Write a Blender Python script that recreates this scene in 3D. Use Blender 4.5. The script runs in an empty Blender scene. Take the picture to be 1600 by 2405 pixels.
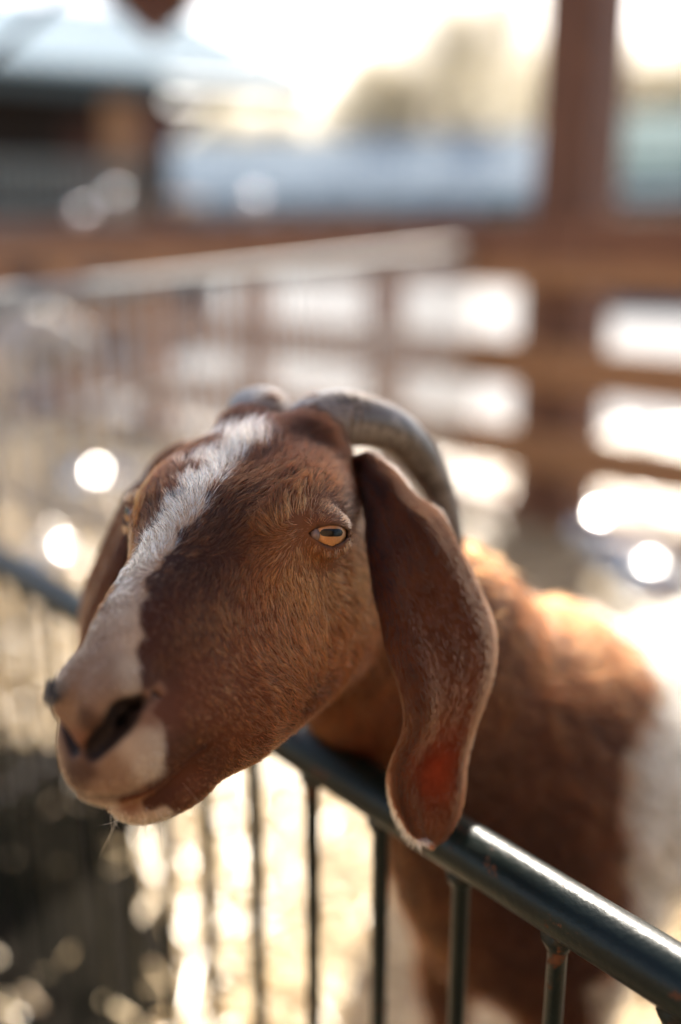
import bpy, bmesh, math, random
import numpy as np
from mathutils import Vector, Matrix, kdtree

scene = bpy.context.scene
COL = scene.collection
R_ = math.radians
rng = np.random.default_rng(7); random.seed(7)

# ------------------------------------------------------------------ camera, sky, sun, exposure
CAM_H = 1.22
PITCH = math.atan(657 / 2333)
FPX = 2333.0
CAM = np.array([0, 0, CAM_H])
FWD = np.array([0, math.cos(PITCH), -math.sin(PITCH)])
UPV = np.array([0, math.sin(PITCH), math.cos(PITCH)])
def at(px, py, d):
    """point that stands at depth d (metres along the lens axis) behind pixel (px, py) of the 1600 x 2405 photograph"""
    return CAM + np.array([1., 0, 0]) * ((px - 800) / FPX * d) - UPV * ((py - 1202.5) / FPX * d) + FWD * d
def atz(px, py, z):
    v = at(px, py, 1) - CAM
    return CAM + v * ((z - CAM_H) / v[2])

cam = bpy.data.cameras.new('camera'); cam_o = bpy.data.objects.new('camera', cam); COL.objects.link(cam_o)
cam_o.location = CAM; cam_o.rotation_euler = (math.pi / 2 - PITCH, 0, 0)
cam.sensor_fit = 'HORIZONTAL'; cam.sensor_width = 24; cam.lens = 35
cam.clip_start = .02; cam.clip_end = 3000
cam.dof.use_dof = True; cam.dof.focus_distance = .672; cam.dof.aperture_fstop = 1.0; cam.dof.aperture_blades = 0
scene.camera = cam_o

SHADE_N = .505                                     # where the roof strip's shadow edge lies at 1 m height, measured square to the barrier
SUN_EL, SUN_AZ = R_(38), R_(15)                 # azimuth clockwise from +Y (away from the camera, to the right)
sun_dir = Vector((math.sin(SUN_AZ) * math.cos(SUN_EL), math.cos(SUN_AZ) * math.cos(SUN_EL), math.sin(SUN_EL)))
world = bpy.data.worlds.new('World'); scene.world = world; world.use_nodes = True
wn = world.node_tree.nodes; wl = world.node_tree.links
sky = wn.new('ShaderNodeTexSky'); sky.sky_type = 'NISHITA'; sky.sun_disc = False
sky.sun_elevation = SUN_EL; sky.sun_rotation = SUN_AZ; sky.dust_density = 1.6; sky.air_density = .75; sky.ozone_density = 1.0
tint = wn.new('ShaderNodeMix'); tint.data_type = 'RGBA'; tint.blend_type = 'MULTIPLY'; tint.inputs['Factor'].default_value = 1; tint.inputs['B'].default_value = (1, .905, .79, 1)
wl.new(sky.outputs[0], tint.inputs['A']); wl.new(tint.outputs['Result'], wn['Background'].inputs[0]); wn['Background'].inputs[1].default_value = .15
sun = bpy.data.lights.new('sun', 'SUN'); sun.energy = 4.8; sun.angle = R_(.53); sun.color = (1, .93, .82)
sun_o = bpy.data.objects.new('sun', sun); COL.objects.link(sun_o)
sun_o.rotation_euler = sun_dir.to_track_quat('Z', 'Y').to_euler()
scene.view_settings.view_transform = 'Standard'; scene.view_settings.look = 'None'
scene.view_settings.exposure = 1.75; scene.view_settings.gamma = 1

# ------------------------------------------------------------------ materials
def new_mat(name):
    m = bpy.data.materials.new(name); m.use_nodes = True
    nt = m.node_tree; return m, nt, nt.nodes, nt.links, nt.nodes['Principled BSDF']
def N(nt, t, **kw):
    n = nt.nodes.new('ShaderNode' + t)
    for k, v in kw.items(): setattr(n, k, v)
    return n
def ramp(nt, fac, stops):
    r = nt.nodes.new('ShaderNodeValToRGB'); e = r.color_ramp.elements
    e[0].position, e[0].color = stops[0][0], (*stops[0][1], 1); e[1].position, e[1].color = stops[-1][0], (*stops[-1][1], 1)
    for p, c in stops[1:-1]:
        x = e.new(p); x.color = (*c, 1)
    nt.links.new(fac, r.inputs[0]); return r.outputs[0]
def noise(nt, scale, detail=4, coord=None, rough=.55, dist=0.):
    n = nt.nodes.new('ShaderNodeTexNoise'); n.inputs['Scale'].default_value = scale; n.inputs['Detail'].default_value = detail
    n.inputs['Roughness'].default_value = rough; n.inputs['Distortion'].default_value = dist
    if coord is not None: nt.links.new(coord, n.inputs['Vector'])
    return n.outputs['Fac']
def bump(nt, h, bsdf, strength=.3, dist=.002):
    b = nt.nodes.new('ShaderNodeBump'); b.inputs['Strength'].default_value = strength; b.inputs['Distance'].default_value = dist
    nt.links.new(h, b.inputs['Height']); nt.links.new(b.outputs[0], bsdf.inputs['Normal'])
def coords(nt, scale=(1, 1, 1)):
    tc = nt.nodes.new('ShaderNodeTexCoord'); mp = nt.nodes.new('ShaderNodeMapping'); mp.inputs['Scale'].default_value = scale
    nt.links.new(tc.outputs['Object'], mp.inputs[0]); return mp.outputs[0]
def wood(name, c1, c2, c3, rough=.7, grain=(30, 30, 3)):
    m, nt, n, l, b = new_mat(name); co = coords(nt, grain)
    f = noise(nt, 1.6, 8, co, .65, .6)
    l.new(ramp(nt, f, [(.28, c1), (.5, c2), (.72, c3)]), b.inputs['Base Color']); b.inputs['Roughness'].default_value = rough
    bump(nt, f, b, .4, .003); return m
def plain(name, c, rough=.6, metal=0., var=.25, scale=12., spec=.5):
    m, nt, n, l, b = new_mat(name); co = coords(nt)
    f = noise(nt, scale, 5, co)
    lo = tuple(x * (1 - var) for x in c); hi = tuple(min(1, x * (1 + var)) for x in c)
    l.new(ramp(nt, f, [(.3, lo), (.7, hi)]), b.inputs['Base Color']); b.inputs['Roughness'].default_value = rough; b.inputs['Metallic'].default_value = metal; b.inputs['Specular IOR Level'].default_value = spec
    bump(nt, f, b, .15, .002); return m
def green_paint(name='green_paint'):
    m, nt, n, l, b = new_mat(name); co = coords(nt)
    r1 = noise(nt, 95, 8, co, .7); r2 = noise(nt, 22, 4, co, .6)
    mx = N(nt, 'Math', operation='MULTIPLY'); l.new(r1, mx.inputs[0]); l.new(r2, mx.inputs[1])
    th = N(nt, 'MapRange'); th.inputs['From Min'].default_value = .335; th.inputs['From Max'].default_value = .385; l.new(mx.outputs[0], th.inputs['Value'])
    mix = N(nt, 'Mix', data_type='RGBA'); l.new(th.outputs[0], mix.inputs['Factor'])
    l.new(ramp(nt, r2, [(.3, (.002, .005, .0042)), (.7, (.004, .010, .0082))]), mix.inputs['A'])
    l.new(ramp(nt, r1, [(.35, (.02, .008, .004)), (.65, (.085, .034, .014))]), mix.inputs['B'])
    l.new(mix.outputs['Result'], b.inputs['Base Color'])
    rr = N(nt, 'MapRange'); b.inputs['Specular IOR Level'].default_value = .26; rr.inputs['To Min'].default_value = .34; rr.inputs['To Max'].default_value = .8; l.new(th.outputs[0], rr.inputs['Value']); l.new(rr.outputs[0], b.inputs['Roughness'])
    h = N(nt, 'Math', operation='ADD'); l.new(noise(nt, 160, 6, co, .6), h.inputs[0]); l.new(noise(nt, 40, 3, co), h.inputs[1])
    bump(nt, h.outputs[0], b, .35, .0012); return m
def straw_ground():
    m, nt, n, l, b = new_mat('straw_ground'); co = coords(nt)
    f1 = noise(nt, 1.3, 6, co, .6); f2 = noise(nt, 38, 8, co, .75, .8)
    a = ramp(nt, f2, [(.25, (.06, .038, .02)), (.46, (.20, .135, .07)), (.70, (.56, .43, .26))])
    d = ramp(nt, f2, [(.3, (.022, .014, .008)), (.7, (.09, .058, .032))])
    mix = N(nt, 'Mix', data_type='RGBA'); l.new(ramp(nt, f1, [(.34, (0, 0, 0)), (.54, (1, 1, 1))]), mix.inputs['Factor']); l.new(d, mix.inputs['A']); l.new(a, mix.inputs['B'])
    tc = N(nt, 'TexCoord'); ds = N(nt, 'VectorMath', operation='DISTANCE'); ds.inputs[1].default_value = (1.05, 2.95, 0); l.new(tc.outputs['Object'], ds.inputs[0])
    w_ = N(nt, 'Math', operation='MULTIPLY_ADD'); l.new(noise(nt, 2.4, 4, co), w_.inputs[0]); w_.inputs[1].default_value = 1.2; l.new(ds.outputs['Value'], w_.inputs[2])
    soil = N(nt, 'MapRange'); soil.inputs['From Min'].default_value = 1.65; soil.inputs['From Max'].default_value = 2.0; soil.inputs['To Min'].default_value = 1; soil.inputs['To Max'].default_value = 0; l.new(w_.outputs[0], soil.inputs['Value'])
    mx2 = N(nt, 'Mix', data_type='RGBA'); l.new(soil.outputs[0], mx2.inputs['Factor']); l.new(mix.outputs['Result'], mx2.inputs['A']); l.new(ramp(nt, f2, [(.3, (.03, .02, .012)), (.7, (.075, .05, .03))]), mx2.inputs['B'])
    l.new(mx2.outputs['Result'], b.inputs['Base Color']); b.inputs['Roughness'].default_value = .85; bump(nt, f2, b, .7, .02); return m
def attr_mat(name, rough, attr='coat', mul=1.0):
    m, nt, n, l, b = new_mat(name); a = N(nt, 'Attribute', attribute_name=attr)
    l.new(a.outputs['Color'], b.inputs['Base Color']); b.inputs['Roughness'].default_value = rough; b.inputs['Specular IOR Level'].default_value = .2
    return m
def hair_mat(name, rough=.32, radial=.55, ior=1.36):
    m, nt, n, l, b = new_mat(name); n.remove(b)
    h = n.new('ShaderNodeBsdfHairPrincipled'); h.parametrization = 'COLOR'
    a = N(nt, 'Attribute', attribute_name='hcol'); l.new(a.outputs['Color'], h.inputs['Color'])
    h.inputs['Roughness'].default_value = rough; h.inputs['Radial Roughness'].default_value = radial
    h.inputs['Random Roughness'].default_value = .3; h.inputs['Coat'].default_value = 0; h.inputs['IOR'].default_value = ior
    l.new(h.outputs[0], n['Material Output'].inputs[0]); return m

N_HEAD, N_BODY, N_EAR, N_STRAW = 170000, 60000, 90000, 22000

# ------------------------------------------------------------------ goat
HR = np.array([[-0.9351, -0.3445, -0.0829], [0.3534, -0.9242, -0.1447], [-0.0268, -0.1646, 0.9860]])
HT = np.array([-0.0505, 0.7791, 1.0868])
HS = 1.136
def _repose(yaw, sc, piv):
    """turn the head about the vertical through piv and scale it about piv"""
    global HR, HT, HS
    c, s = math.cos(yaw), math.sin(yaw); Z = np.array([[c, -s, 0], [s, c, 0], [0, 0, 1]])
    HR = Z @ HR; HT = piv + (Z @ (HT - piv)) * sc; HS = HS * sc
_repose(R_(-4), .965, at(764, 1252, .688))
def h2w(q): return np.asarray(q, float) * HS @ HR.T + HT
def w2h(P): return (np.asarray(P, float) - HT) @ HR / HS

def smin(a, b, k):
    h = np.clip(.5 + .5 * (b - a) / k, 0, 1)
    return b + (a - b) * h - k * h * (1 - h)
def smax(a, b, k): return -smin(-a, -b, k)
def rc(p, a, b, ra, rb):
    a = np.array(a, float); b = np.array(b, float); d = b - a
    t = np.clip(((p - a) @ d) / (d @ d), 0, 1)
    return np.linalg.norm(p - a - t[:, None] * d, axis=1) - (ra + (rb - ra) * t)
def el(p, c, r, R=None):
    q = p - np.array(c, float)
    if R is not None: q = q @ R
    r = np.array(r, float)
    k0 = np.linalg.norm(q / r, axis=1); k1 = np.linalg.norm(q / (r * r), axis=1) + 1e-9
    return k0 * (k0 - 1) / k1
def rx(a):
    c, s = math.cos(a), math.sin(a); return np.array([[1, 0, 0], [0, c, -s], [0, s, c]])
def rz(a):
    c, s = math.cos(a), math.sin(a); return np.array([[c, -s, 0], [s, c, 0], [0, 0, 1]])

EYE_W = at(764, 1252, .688)                       # eyeball centre, near side
EYE_L = w2h(EYE_W); EYE_L[0] = abs(EYE_L[0])
EYE_R = .0150                                      # metres in world
HORN_B = w2h(at(738, 988, .792)); HORN_B[0] = abs(HORN_B[0]) + .005
def nostril_d(p):
    n = rc(p, (.007, .272, -.100), (.022, .259, -.083), .0045, .0085)
    n = smin(n, rc(p, (.022, .259, -.083), (.026, .249, -.081), .0080, .004), .004)
    return smin(n, rc(p, (.010, .252, -.096), (.018, .238, -.086), .006, .008), .004)
MOUTH = np.array([(0, .279, -.128), (.008, .276, -.130), (.015, .272, -.131), (.021, .266, -.132), (.027, .258, -.132), (.031, .247, -.133), (.034, .230, -.134), (.037, .216, -.130)])
def mouth_d(p):
    return np.min([rc(p, a, b, 0, 0) for a, b in zip(MOUTH[:-1], MOUTH[1:])], axis=0)
def head_sdf(q):
    s = q.copy(); s[:, 0] -= .006 * np.clip((.07 - s[:, 1]) / .07, 0, 1); s[:, 0] = np.abs(s[:, 0])
    p = s
    # cranium, forehead, orbits
    d = el(p, (0, .040, -.060), (.058, .070, .062))
    d = smin(d, el(p, (0, .080, -.040), (.055, .072, .034)), .02)
    d = smin(d, el(p, (.040, .070, -.034), (.022, .034, .022)), .02)
    d = smin(d, el(p, (.038, .098, -.042), (.025, .034, .026)), .022)
    d = smin(d, el(p, (.042, .058, -.058), (.027, .045, .036)), .02)
    # bridge and muzzle
    d = smin(d, rc(p, (0, .115, -.070), (0, .235, -.094), .049, .025), .03)
    d = smin(d, el(p, (0, .165, -.060), (.032, .085, .028), rx(-.12)), .02)
    d = smin(d, el(p, (0, .248, -.088), (.020, .024, .024)), .018)
    d = smin(d, el(p, (.012, .250, -.078), (.011, .020, .014)), .012)
    d = smin(d, el(p, (0, .247, -.121), (.029, .031, .028)), .016)
    d = smin(d, el(p, (.017, .218, -.115), (.018, .040, .024)), .02)
    # cheek
    d = smin(d, el(p, (.038, .090, -.105), (.030, .065, .054)), .03)
    d = smin(d, el(p, (.026, .160, -.118), (.026, .055, .034)), .03)
    # lower jaw
    j = rc(p, (.030, .060, -.145), (.014, .205, -.154), .036, .022)
    j = smin(j, el(p, (0, .224, -.160), (.028, .030, .018)), .02)
    j = smin(j, el(p, (0, .13, -.150), (.036, .08, .028)), .02)
    k = .009 + .045 * np.clip((.222 - p[:, 1]) / .05, 0, 1)
    d = smin(d, j, k)
    # nostril
    n = nostril_d(p)
    d = smax(d, -n, .005)
    mo = mouth_d(p)
    d = smax(d, -(mo - .0016), .005)
    # horn boss
    d = smin(d, rc(p, (.026, .012, -.020), HORN_B, .024, .0165), .016)
    # eye: lids and opening
    e = (p - EYE_L) * HS
    r = np.linalg.norm(e, axis=1)
    d = smin(d, (r - EYE_R - .0032) / HS, .008)
    u, v, w = e @ EU, e @ EV, e @ EW
    f = 1 - (u / .0160) ** 2
    op = np.maximum(v - .0052 * f, -.0078 * f - v)
    op = np.maximum(op, -w + .002) / HS * .8
    d = smax(d, -op, .0018)
    return d

# eye frame in head-local mirrored coordinates (u towards nose, v up, w outwards)
EW = np.array([.70, .62, .35]); EW /= np.linalg.norm(EW)
EU = np.array([-.62, .76, .28]); EU -= EW * (EU @ EW); EU /= np.linalg.norm(EU)
EV = np.cross(EW, EU); EV *= np.sign(EV[2])

BN = np.array([.7638, .6455, 0.]); BL = np.array([-.6455, .7638, 0.])   # towards the rump, towards its right side
C1 = np.array([.190, .975, 0.])
def bw(n, l, z): return C1 + BN * n + BL * l + np.array([0, 0, z])
BR = np.stack([BN, BL, [0, 0, 1]], 1)
def goat_sdf(P):
    P = np.asarray(P, float)
    q = (P - C1) @ BR                                # n, l, z
    a = q.copy(); a[:, 1] = np.abs(a[:, 1])
    d = el(q, (.05, 0, .585), (.19, .130, .235))
    d = smin(d, el(q, (.38, 0, .555), (.36, .165, .180)), .08)
    d = smin(d, el(q, (.70, 0, .60), (.17, .125, .165)), .08)
    d = smin(d, el(a, (.06, .085, .60), (.11, .055, .17)), .05)      # shoulder blade
    d = smin(d, el(a, (.70, .085, .58), (.12, .055, .18)), .05)      # thigh
    d = smin(d, rc(a, (.02, .085, .50), (.0, .085, .30), .070, .034), .04)
    d = smin(d, rc(a, (.0, .082, .30), (.01, .082, .05), .029, .022), .02)
    d = smin(d, el(a, (-.012, .082, .028), (.04, .028, .032)), .02)
    d = smin(d, rc(a, (.72, .09, .50), (.80, .09, .34), .070, .036), .04)
    d = smin(d, rc(a, (.80, .09, .34), (.76, .09, .05), .032, .022), .02)
    d = smin(d, el(a, (.745, .09, .028), (.04, .028, .032)), .02)
    d = smin(d, rc(q, (.84, 0, .68), (.92, 0, .66), .025, .012), .03)
    hd = np.full(len(P), 9.)
    qh = w2h(P)
    m = (np.abs(qh[:, 0]) < .14) & (qh[:, 1] > -.12) & (qh[:, 1] < .34) & (qh[:, 2] > -.25) & (qh[:, 2] < .09)
    hd[m] = head_sdf(qh[m]) * HS
    # neck
    n0 = h2w((0, .035, -.075)); n1 = bw(.02, 0, .66)
    nm = .5 * (n0 + n1) + np.array([.0, .0, .02])
    nk = smin(rc(P, n0, nm, .066, .085), rc(P, nm, n1, .085, .125), .05)
    nk = smin(nk, rc(P, h2w((0, .045, -.125)), bw(-.02, 0, .60), .045, .10), .05)
    d = smin(d, nk, .08)
    return np.where(hd < 8, smin(hd, d, .03), d)

def surface_nets(f, lo, hi, h, B):
    """dual mesh of f on a grid in the frame B (columns = axes), lo / hi along those axes"""
    n = np.ceil((np.array(hi) - lo) / h).astype(int) + 1
    ax = [lo[i] + h * np.arange(n[i]) for i in range(3)]
    G = np.stack(np.meshgrid(*ax, indexing='ij'), -1).reshape(-1, 3)
    st = 4
    Gc = G.reshape(*n, 3)[::st, ::st, ::st]
    Vc = np.concatenate([f(C1 + c @ B.T) for c in np.array_split(Gc.reshape(-1, 3), 4)]).reshape(Gc.shape[:3])
    V = np.repeat(np.repeat(np.repeat(Vc, st, 0), st, 1), st, 2)[:n[0], :n[1], :n[2]].reshape(-1).copy()
    m = np.abs(V) < h * st * 1.9
    V[m] = np.concatenate([f(C1 + c @ B.T) for c in np.array_split(G[m], max(1, m.sum() // 200000))])
    V = V.reshape(n)
    ins = V < 0
    c0 = ins[:-1, :-1, :-1]; cnt = np.zeros(c0.shape, int)
    acc = np.zeros(c0.shape + (3,)); num = np.zeros(c0.shape)
    sl = [slice(None, -1), slice(1, None)]
    corner = lambda A, i, j, k: A[sl[i], sl[j], sl[k]]
    for i in (0, 1):
        for j in (0, 1):
            for k in (0, 1): cnt += corner(ins, i, j, k)
    act = (cnt > 0) & (cnt < 8)
    E = [((0, j, k), (1, j, k), 0) for j in (0, 1) for k in (0, 1)] + [((i, 0, k), (i, 1, k), 1) for i in (0, 1) for k in (0, 1)] + [((i, j, 0), (i, j, 1), 2) for i in (0, 1) for j in (0, 1)]
    for a, b, x in E:
        va, vb = corner(V, *a), corner(V, *b)
        cr = (va < 0) != (vb < 0)
        t = np.where(cr, va / np.where(cr, va - vb, 1), 0)
        for m in range(3):
            acc[..., m] += np.where(cr, a[m] + (t if m == x else 0), 0)
        num += cr
    idx = -np.ones(c0.shape, int); ii = np.argwhere(act); idx[act] = np.arange(len(ii))
    verts = (ii + acc[act] / num[act][:, None]) * h + lo
    verts = C1 + verts @ B.T
    faces = []
    for x in range(3):
        y, z = (x + 1) % 3, (x + 2) % 3
        s0 = [slice(None)] * 3; s1 = [slice(None)] * 3
        s0[x] = slice(None, -1); s1[x] = slice(1, None)
        e = ins[tuple(s0)] != ins[tuple(s1)]
        g = np.argwhere(e)
        g = g[(g[:, y] > 0) & (g[:, z] > 0) & (g[:, y] < n[y] - 1) & (g[:, z] < n[z] - 1)]
        flip = ins[tuple(s0)][tuple(g.T)]
        def I(dy, dz):
            q = g.copy(); q[:, y] -= dy; q[:, z] -= dz; return idx[tuple(q.T)]
        F4 = np.stack([I(1, 1), I(0, 1), I(0, 0), I(1, 0)], 1)
        F4[~flip] = F4[~flip][:, ::-1]
        faces.append(F4)
    return verts, np.concatenate(faces)

def grad(f, P, e=.0006):
    g = np.stack([f(P + np.eye(3)[i] * e) - f(P - np.eye(3)[i] * e) for i in range(3)], 1)
    return g / (np.linalg.norm(g, axis=1, keepdims=True) + 1e-12)
def project(f, P, it=4):
    for _ in range(it):
        P = P - grad(f, P) * (f(P) * .9)[:, None]
    return P

def goat_mesh(h0=.0075, levels=2):
    v, f = surface_nets(goat_sdf, np.array([-.62, -.42, -.01]), np.array([1.0, .42, 1.16]), h0, BR)
    bm = bmesh.new()
    bv = [bm.verts.new(p) for p in v]
    for q in f:
        try: bm.faces.new([bv[i] for i in q])
        except ValueError: pass
    HC = Vector(h2w((0, .12, -.08)))
    def inside(co, lvl):
        if lvl == 0: return (co - HC).length < .27
        if lvl == 1: return (co - HC).length < .25 and w2h([co])[0][1] > .05
        return (co - Vector(EYE_W)).length < .035 
    bm.verts.ensure_lookup_table()
    for lvl in range(levels + 1):
        co = np.array([x.co for x in bm.verts]); q = w2h(co)
        if lvl == 0: m = (np.linalg.norm(co - np.array(HC), axis=1) < .29)
        elif lvl == 1: m = (np.linalg.norm(co - np.array(HC), axis=1) < .26) & (q[:, 1] > .03)
        else:
            qa = q.copy(); qa[:, 0] = np.abs(qa[:, 0])
            m = np.linalg.norm(qa - EYE_L, axis=1) < .032
        bm.verts.index_update()
        es = [e for e in bm.edges if m[e.verts[0].index] and m[e.verts[1].index]]
        bmesh.ops.subdivide_edges(bm, edges=es, cuts=1, use_grid_fill=True)
        co = np.array([x.co for x in bm.verts])
        ids = np.nonzero(np.linalg.norm(co - (np.array(HC) if lvl < 2 else EYE_W), axis=1) < (.30 if lvl < 2 else 9))[0]
        if lvl == 2:
            qa = w2h(co); qa[:, 0] = np.abs(qa[:, 0]); ids = np.nonzero(np.linalg.norm(qa - EYE_L, axis=1) < .036)[0]
        c2 = project(goat_sdf, co[ids], 2 if lvl < 2 else 3)
        ok = np.linalg.norm(c2 - co[ids], axis=1) < .012
        bm.verts.ensure_lookup_table()
        for i, c, o in zip(ids, c2, ok):
            if o: bm.verts[i].co = c
    bmesh.ops.recalc_face_normals(bm, faces=bm.faces)
    me = bpy.data.meshes.new('goat'); bm.to_mesh(me); bm.free()
    me.shade_smooth()
    return me

COLPTS = """W,38,51,-6 W,16,62,0 W,3,61,2 W,-8,63,1 W,28,90,-6 W,14,90,-5 W,-1,93,-4 W,15,118,-9 W,2,118,-8 W,13,137,-16 W,1,134,-13 W,15,148,-21 W,4,146,-18 W,19,158,-29 W,6,157,-24 W,22,168,-35 W,8,171,-30 W,-7,223,-46 W,-13,234,-54 W,-18,243,-62 W,-30,252,-98 W,-25,262,-101 W,-33,252,-110 W,-29,260,-112 W,-12,250,-164 W,2,253,-165 W,-20,245,-160 V,17,185,-38 V,6,186,-34 V,9,209,-42 V,1,206,-39 V,-23,249,-68 V,-6,230,-49 V,-12,243,-57 V,-6,274,-134 T,13,218,-46 T,4,239,-54 T,-10,248,-58 T,3,255,-60 T,3,267,-69 T,-11,262,-64 T,-18,260,-67 T,-17,266,-70 T,4,272,-80 T,-16,271,-105 T,-21,269,-116 T,-10,276,-120 T,20,271,-117 N,-9,272,-78 N,-12,257,-84 N,-4,277,-113 N,4,277,-115 N,-12,272,-82 P,-2,273,-92 P,-27,239,-83 P,-6,252,-152 P,-29,248,-93 P,-7,264,-94 D,33,104,-8 D,32,120,-13 D,38,137,-25 D,-13,53,2 D,-25,65,-3 D,-23,21,3 D,-39,21,-4 D,-21,84,-5 D,-19,102,-7 D,-18,124,-11 D,-34,120,-13 D,-34,134,-21 D,-22,145,-23 D,-14,158,-27 D,-16,177,-35 D,-27,167,-38 D,-10,196,-38 D,-32,149,-32 D,-30,88,-6 B,-30,37,-3 B,-49,32,-16 B,-37,64,-5 B,-42,94,-8 B,-54,75,-12 B,-60,43,-24 B,-48,112,-15 K,30,27,2 K,9,25,2 K,-9,33,3 M,41,124,-18 M,-44,131,-25 M,-44,140,-38 M,-37,156,-45 M,-22,199,-45 M,-17,215,-48 M,-30,190,-51 M,-37,170,-58 M,-22,229,-61 M,-28,213,-61 M,-36,195,-70 M,-25,238,-72 M,-30,221,-79 M,-67,135,-144 M,-36,240,-114 M,-39,228,-118 M,-38,214,-140 M,-26,237,-156 M,-18,243,-153 C,-58,98,-18 C,-66,77,-25 C,-66,45,-35 C,-55,117,-24 C,-72,99,-30 C,-46,147,-53 C,-74,85,-105 C,-46,158,-70 C,-56,146,-81 C,-65,130,-92 C,-72,109,-109 C,-47,174,-84 C,-57,162,-96 C,-65,146,-110 C,-71,124,-126 C,-75,93,-128 C,-45,193,-94 C,-57,178,-114 C,-64,160,-127 C,-36,210,-85 C,-34,233,-99 C,-30,239,-90 C,-38,221,-98 C,-43,214,-110 C,-47,202,-114 C,-47,199,-135 C,-51,193,-132 C,-32,223,-152 C,-30,230,-157 C,-22,261,-135 L,-61,113,-31 L,-56,127,-35 L,-62,107,-27 L,-84,96,-53 L,-73,102,-62 L,-64,118,-50 L,-54,133,-46 L,-57,136,-62 L,-64,122,-68 L,-70,100,-82 L,-74,71,-90 G,-71,56,-45 G,-83,91,-39"""
DIRPTS = """16,62,0,47,-88,5 -6,63,1,19,-97,17 7,102,-6,59,-80,6 14,118,-9,63,-77,10 12,140,-17,67,-71,20 18,157,-28,70,-72,4 15,182,-36,69,-72,-10 3,218,-44,71,-68,19 -21,107,-8,-11,-98,14 -24,83,-5,0,-99,11 -21,143,-21,-53,-81,26 -35,129,-18,-60,-76,23 -44,98,-10,-18,-98,13 -41,59,-7,18,-98,1 -59,60,-17,9,-99,-13 -20,55,-1,29,-94,15 4,34,3,21,-97,-8 -36,22,-2,5,-97,24 -18,159,-29,-41,-88,24 -33,146,-30,-61,-78,13 -61,105,-24,3,-88,48 -69,99,-29,-10,-97,23 -81,93,-35,2,-96,-27 -54,121,-25,28,-54,79 -49,130,-29,63,-1,78 -61,119,-35,49,86,17 -54,131,-41,60,79,-12 -47,142,-45,33,68,-65 -63,120,-47,9,47,-88 -72,111,-53,6,-38,-92 -81,98,-57,56,-32,-76 -73,62,-59,2,-89,-46 -69,52,-39,11,-98,-18 -34,162,-45,-2,83,-55 -25,179,-41,-6,93,-37 -16,197,-41,-21,90,-38 -48,149,-62,-6,45,-89 -58,135,-68,-8,18,-98 -67,118,-79,-12,-18,-98 -72,95,-100,-14,-39,-91 -18,222,-52,-33,68,-66 -30,206,-59,-23,43,-87 -37,183,-66,-19,38,-90 -46,171,-80,-37,27,-89 -58,152,-92,-32,1,-95 -68,128,-108,-20,-29,-94 -75,93,-128,-7,-50,-86 -26,235,-74,-25,30,-92 -32,215,-79,-34,-10,-93 -40,204,-90,-48,-28,-83 -51,185,-104,-40,-38,-83 -62,165,-118,-25,-52,-82 -68,135,-139,-3,-68,-73 -36,228,-99,-41,-21,-89 -45,209,-113,-23,-56,-79 -53,187,-133,-27,-62,-74 -38,228,-122,2,-47,-88 -45,204,-135,-16,-58,-80 -32,222,-150,-51,-54,-67 -22,241,-156,-50,-18,-85 -4,238,-53,61,-67,43 -3,259,-62,58,-72,38 1,269,-73,17,-49,86 -18,262,-68,-49,38,-79 -29,255,-99,-33,2,-95 -21,268,-111,-14,15,-98 2,277,-115,11,17,-98 -6,253,-157,-30,13,-95 -6,274,-134,49,-36,-79 -17,248,-161,-14,-24,-96 41,124,-18,79,-61,-4 37,138,-26,87,-41,-27 35,107,-9,75,-66,1"""

def mesh_obj(name, v, f, mat=None, parent=None, smooth=True):
    me = bpy.data.meshes.new(name); me.from_pydata([tuple(x) for x in v], [], [tuple(int(i) for i in x) for x in f]); me.update()
    if smooth: me.shade_smooth()
    o = bpy.data.objects.new(name, me); COL.objects.link(o)
    if mat: me.materials.append(mat)
    if parent is not None:
        o.parent = parent
        o.location = -Vector(parent.location) if parent.parent is None else (0, 0, 0)
    return o
def catmull(P, n):
    P = np.array(P, float); P = np.vstack([2 * P[0] - P[1], P, 2 * P[-1] - P[-2]])
    out = []
    for t in np.linspace(0, len(P) - 3 - 1e-6, n):
        i = int(t); u = t - i; a, b, c, d = P[i:i + 4]
        out.append(.5 * (2 * b + (c - a) * u + (2 * a - 5 * b + 4 * c - d) * u * u + (3 * b - a - 3 * c + d) * u ** 3))
    return np.array(out)
DSP = 1600 / 1568
EAR = [(796,1100,806,1060,.765,.765), (826,1120,846,1054,.752,.755), (846,1180,900,1085,.735,.745), (850,1260,952,1140,.725,.750), (858,1330,1012,1185,.718,.755), (872,1410,1062,1270,.712,.758),
       (890,1500,1108,1360,.708,.758), (915,1570,1138,1440,.706,.756), (930,1640,1140,1520,.706,.752), (924,1690,1120,1600,.708,.748), (906,1735,1092,1680,.710,.744),
       (896,1775,1075,1750,.712,.740), (900,1825,1070,1810,.714,.738), (916,1870,1060,1868,.716,.736), (942,1912,1034,1915,.719,.734), (975,1932,1004,1935,.722,.730)]
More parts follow.
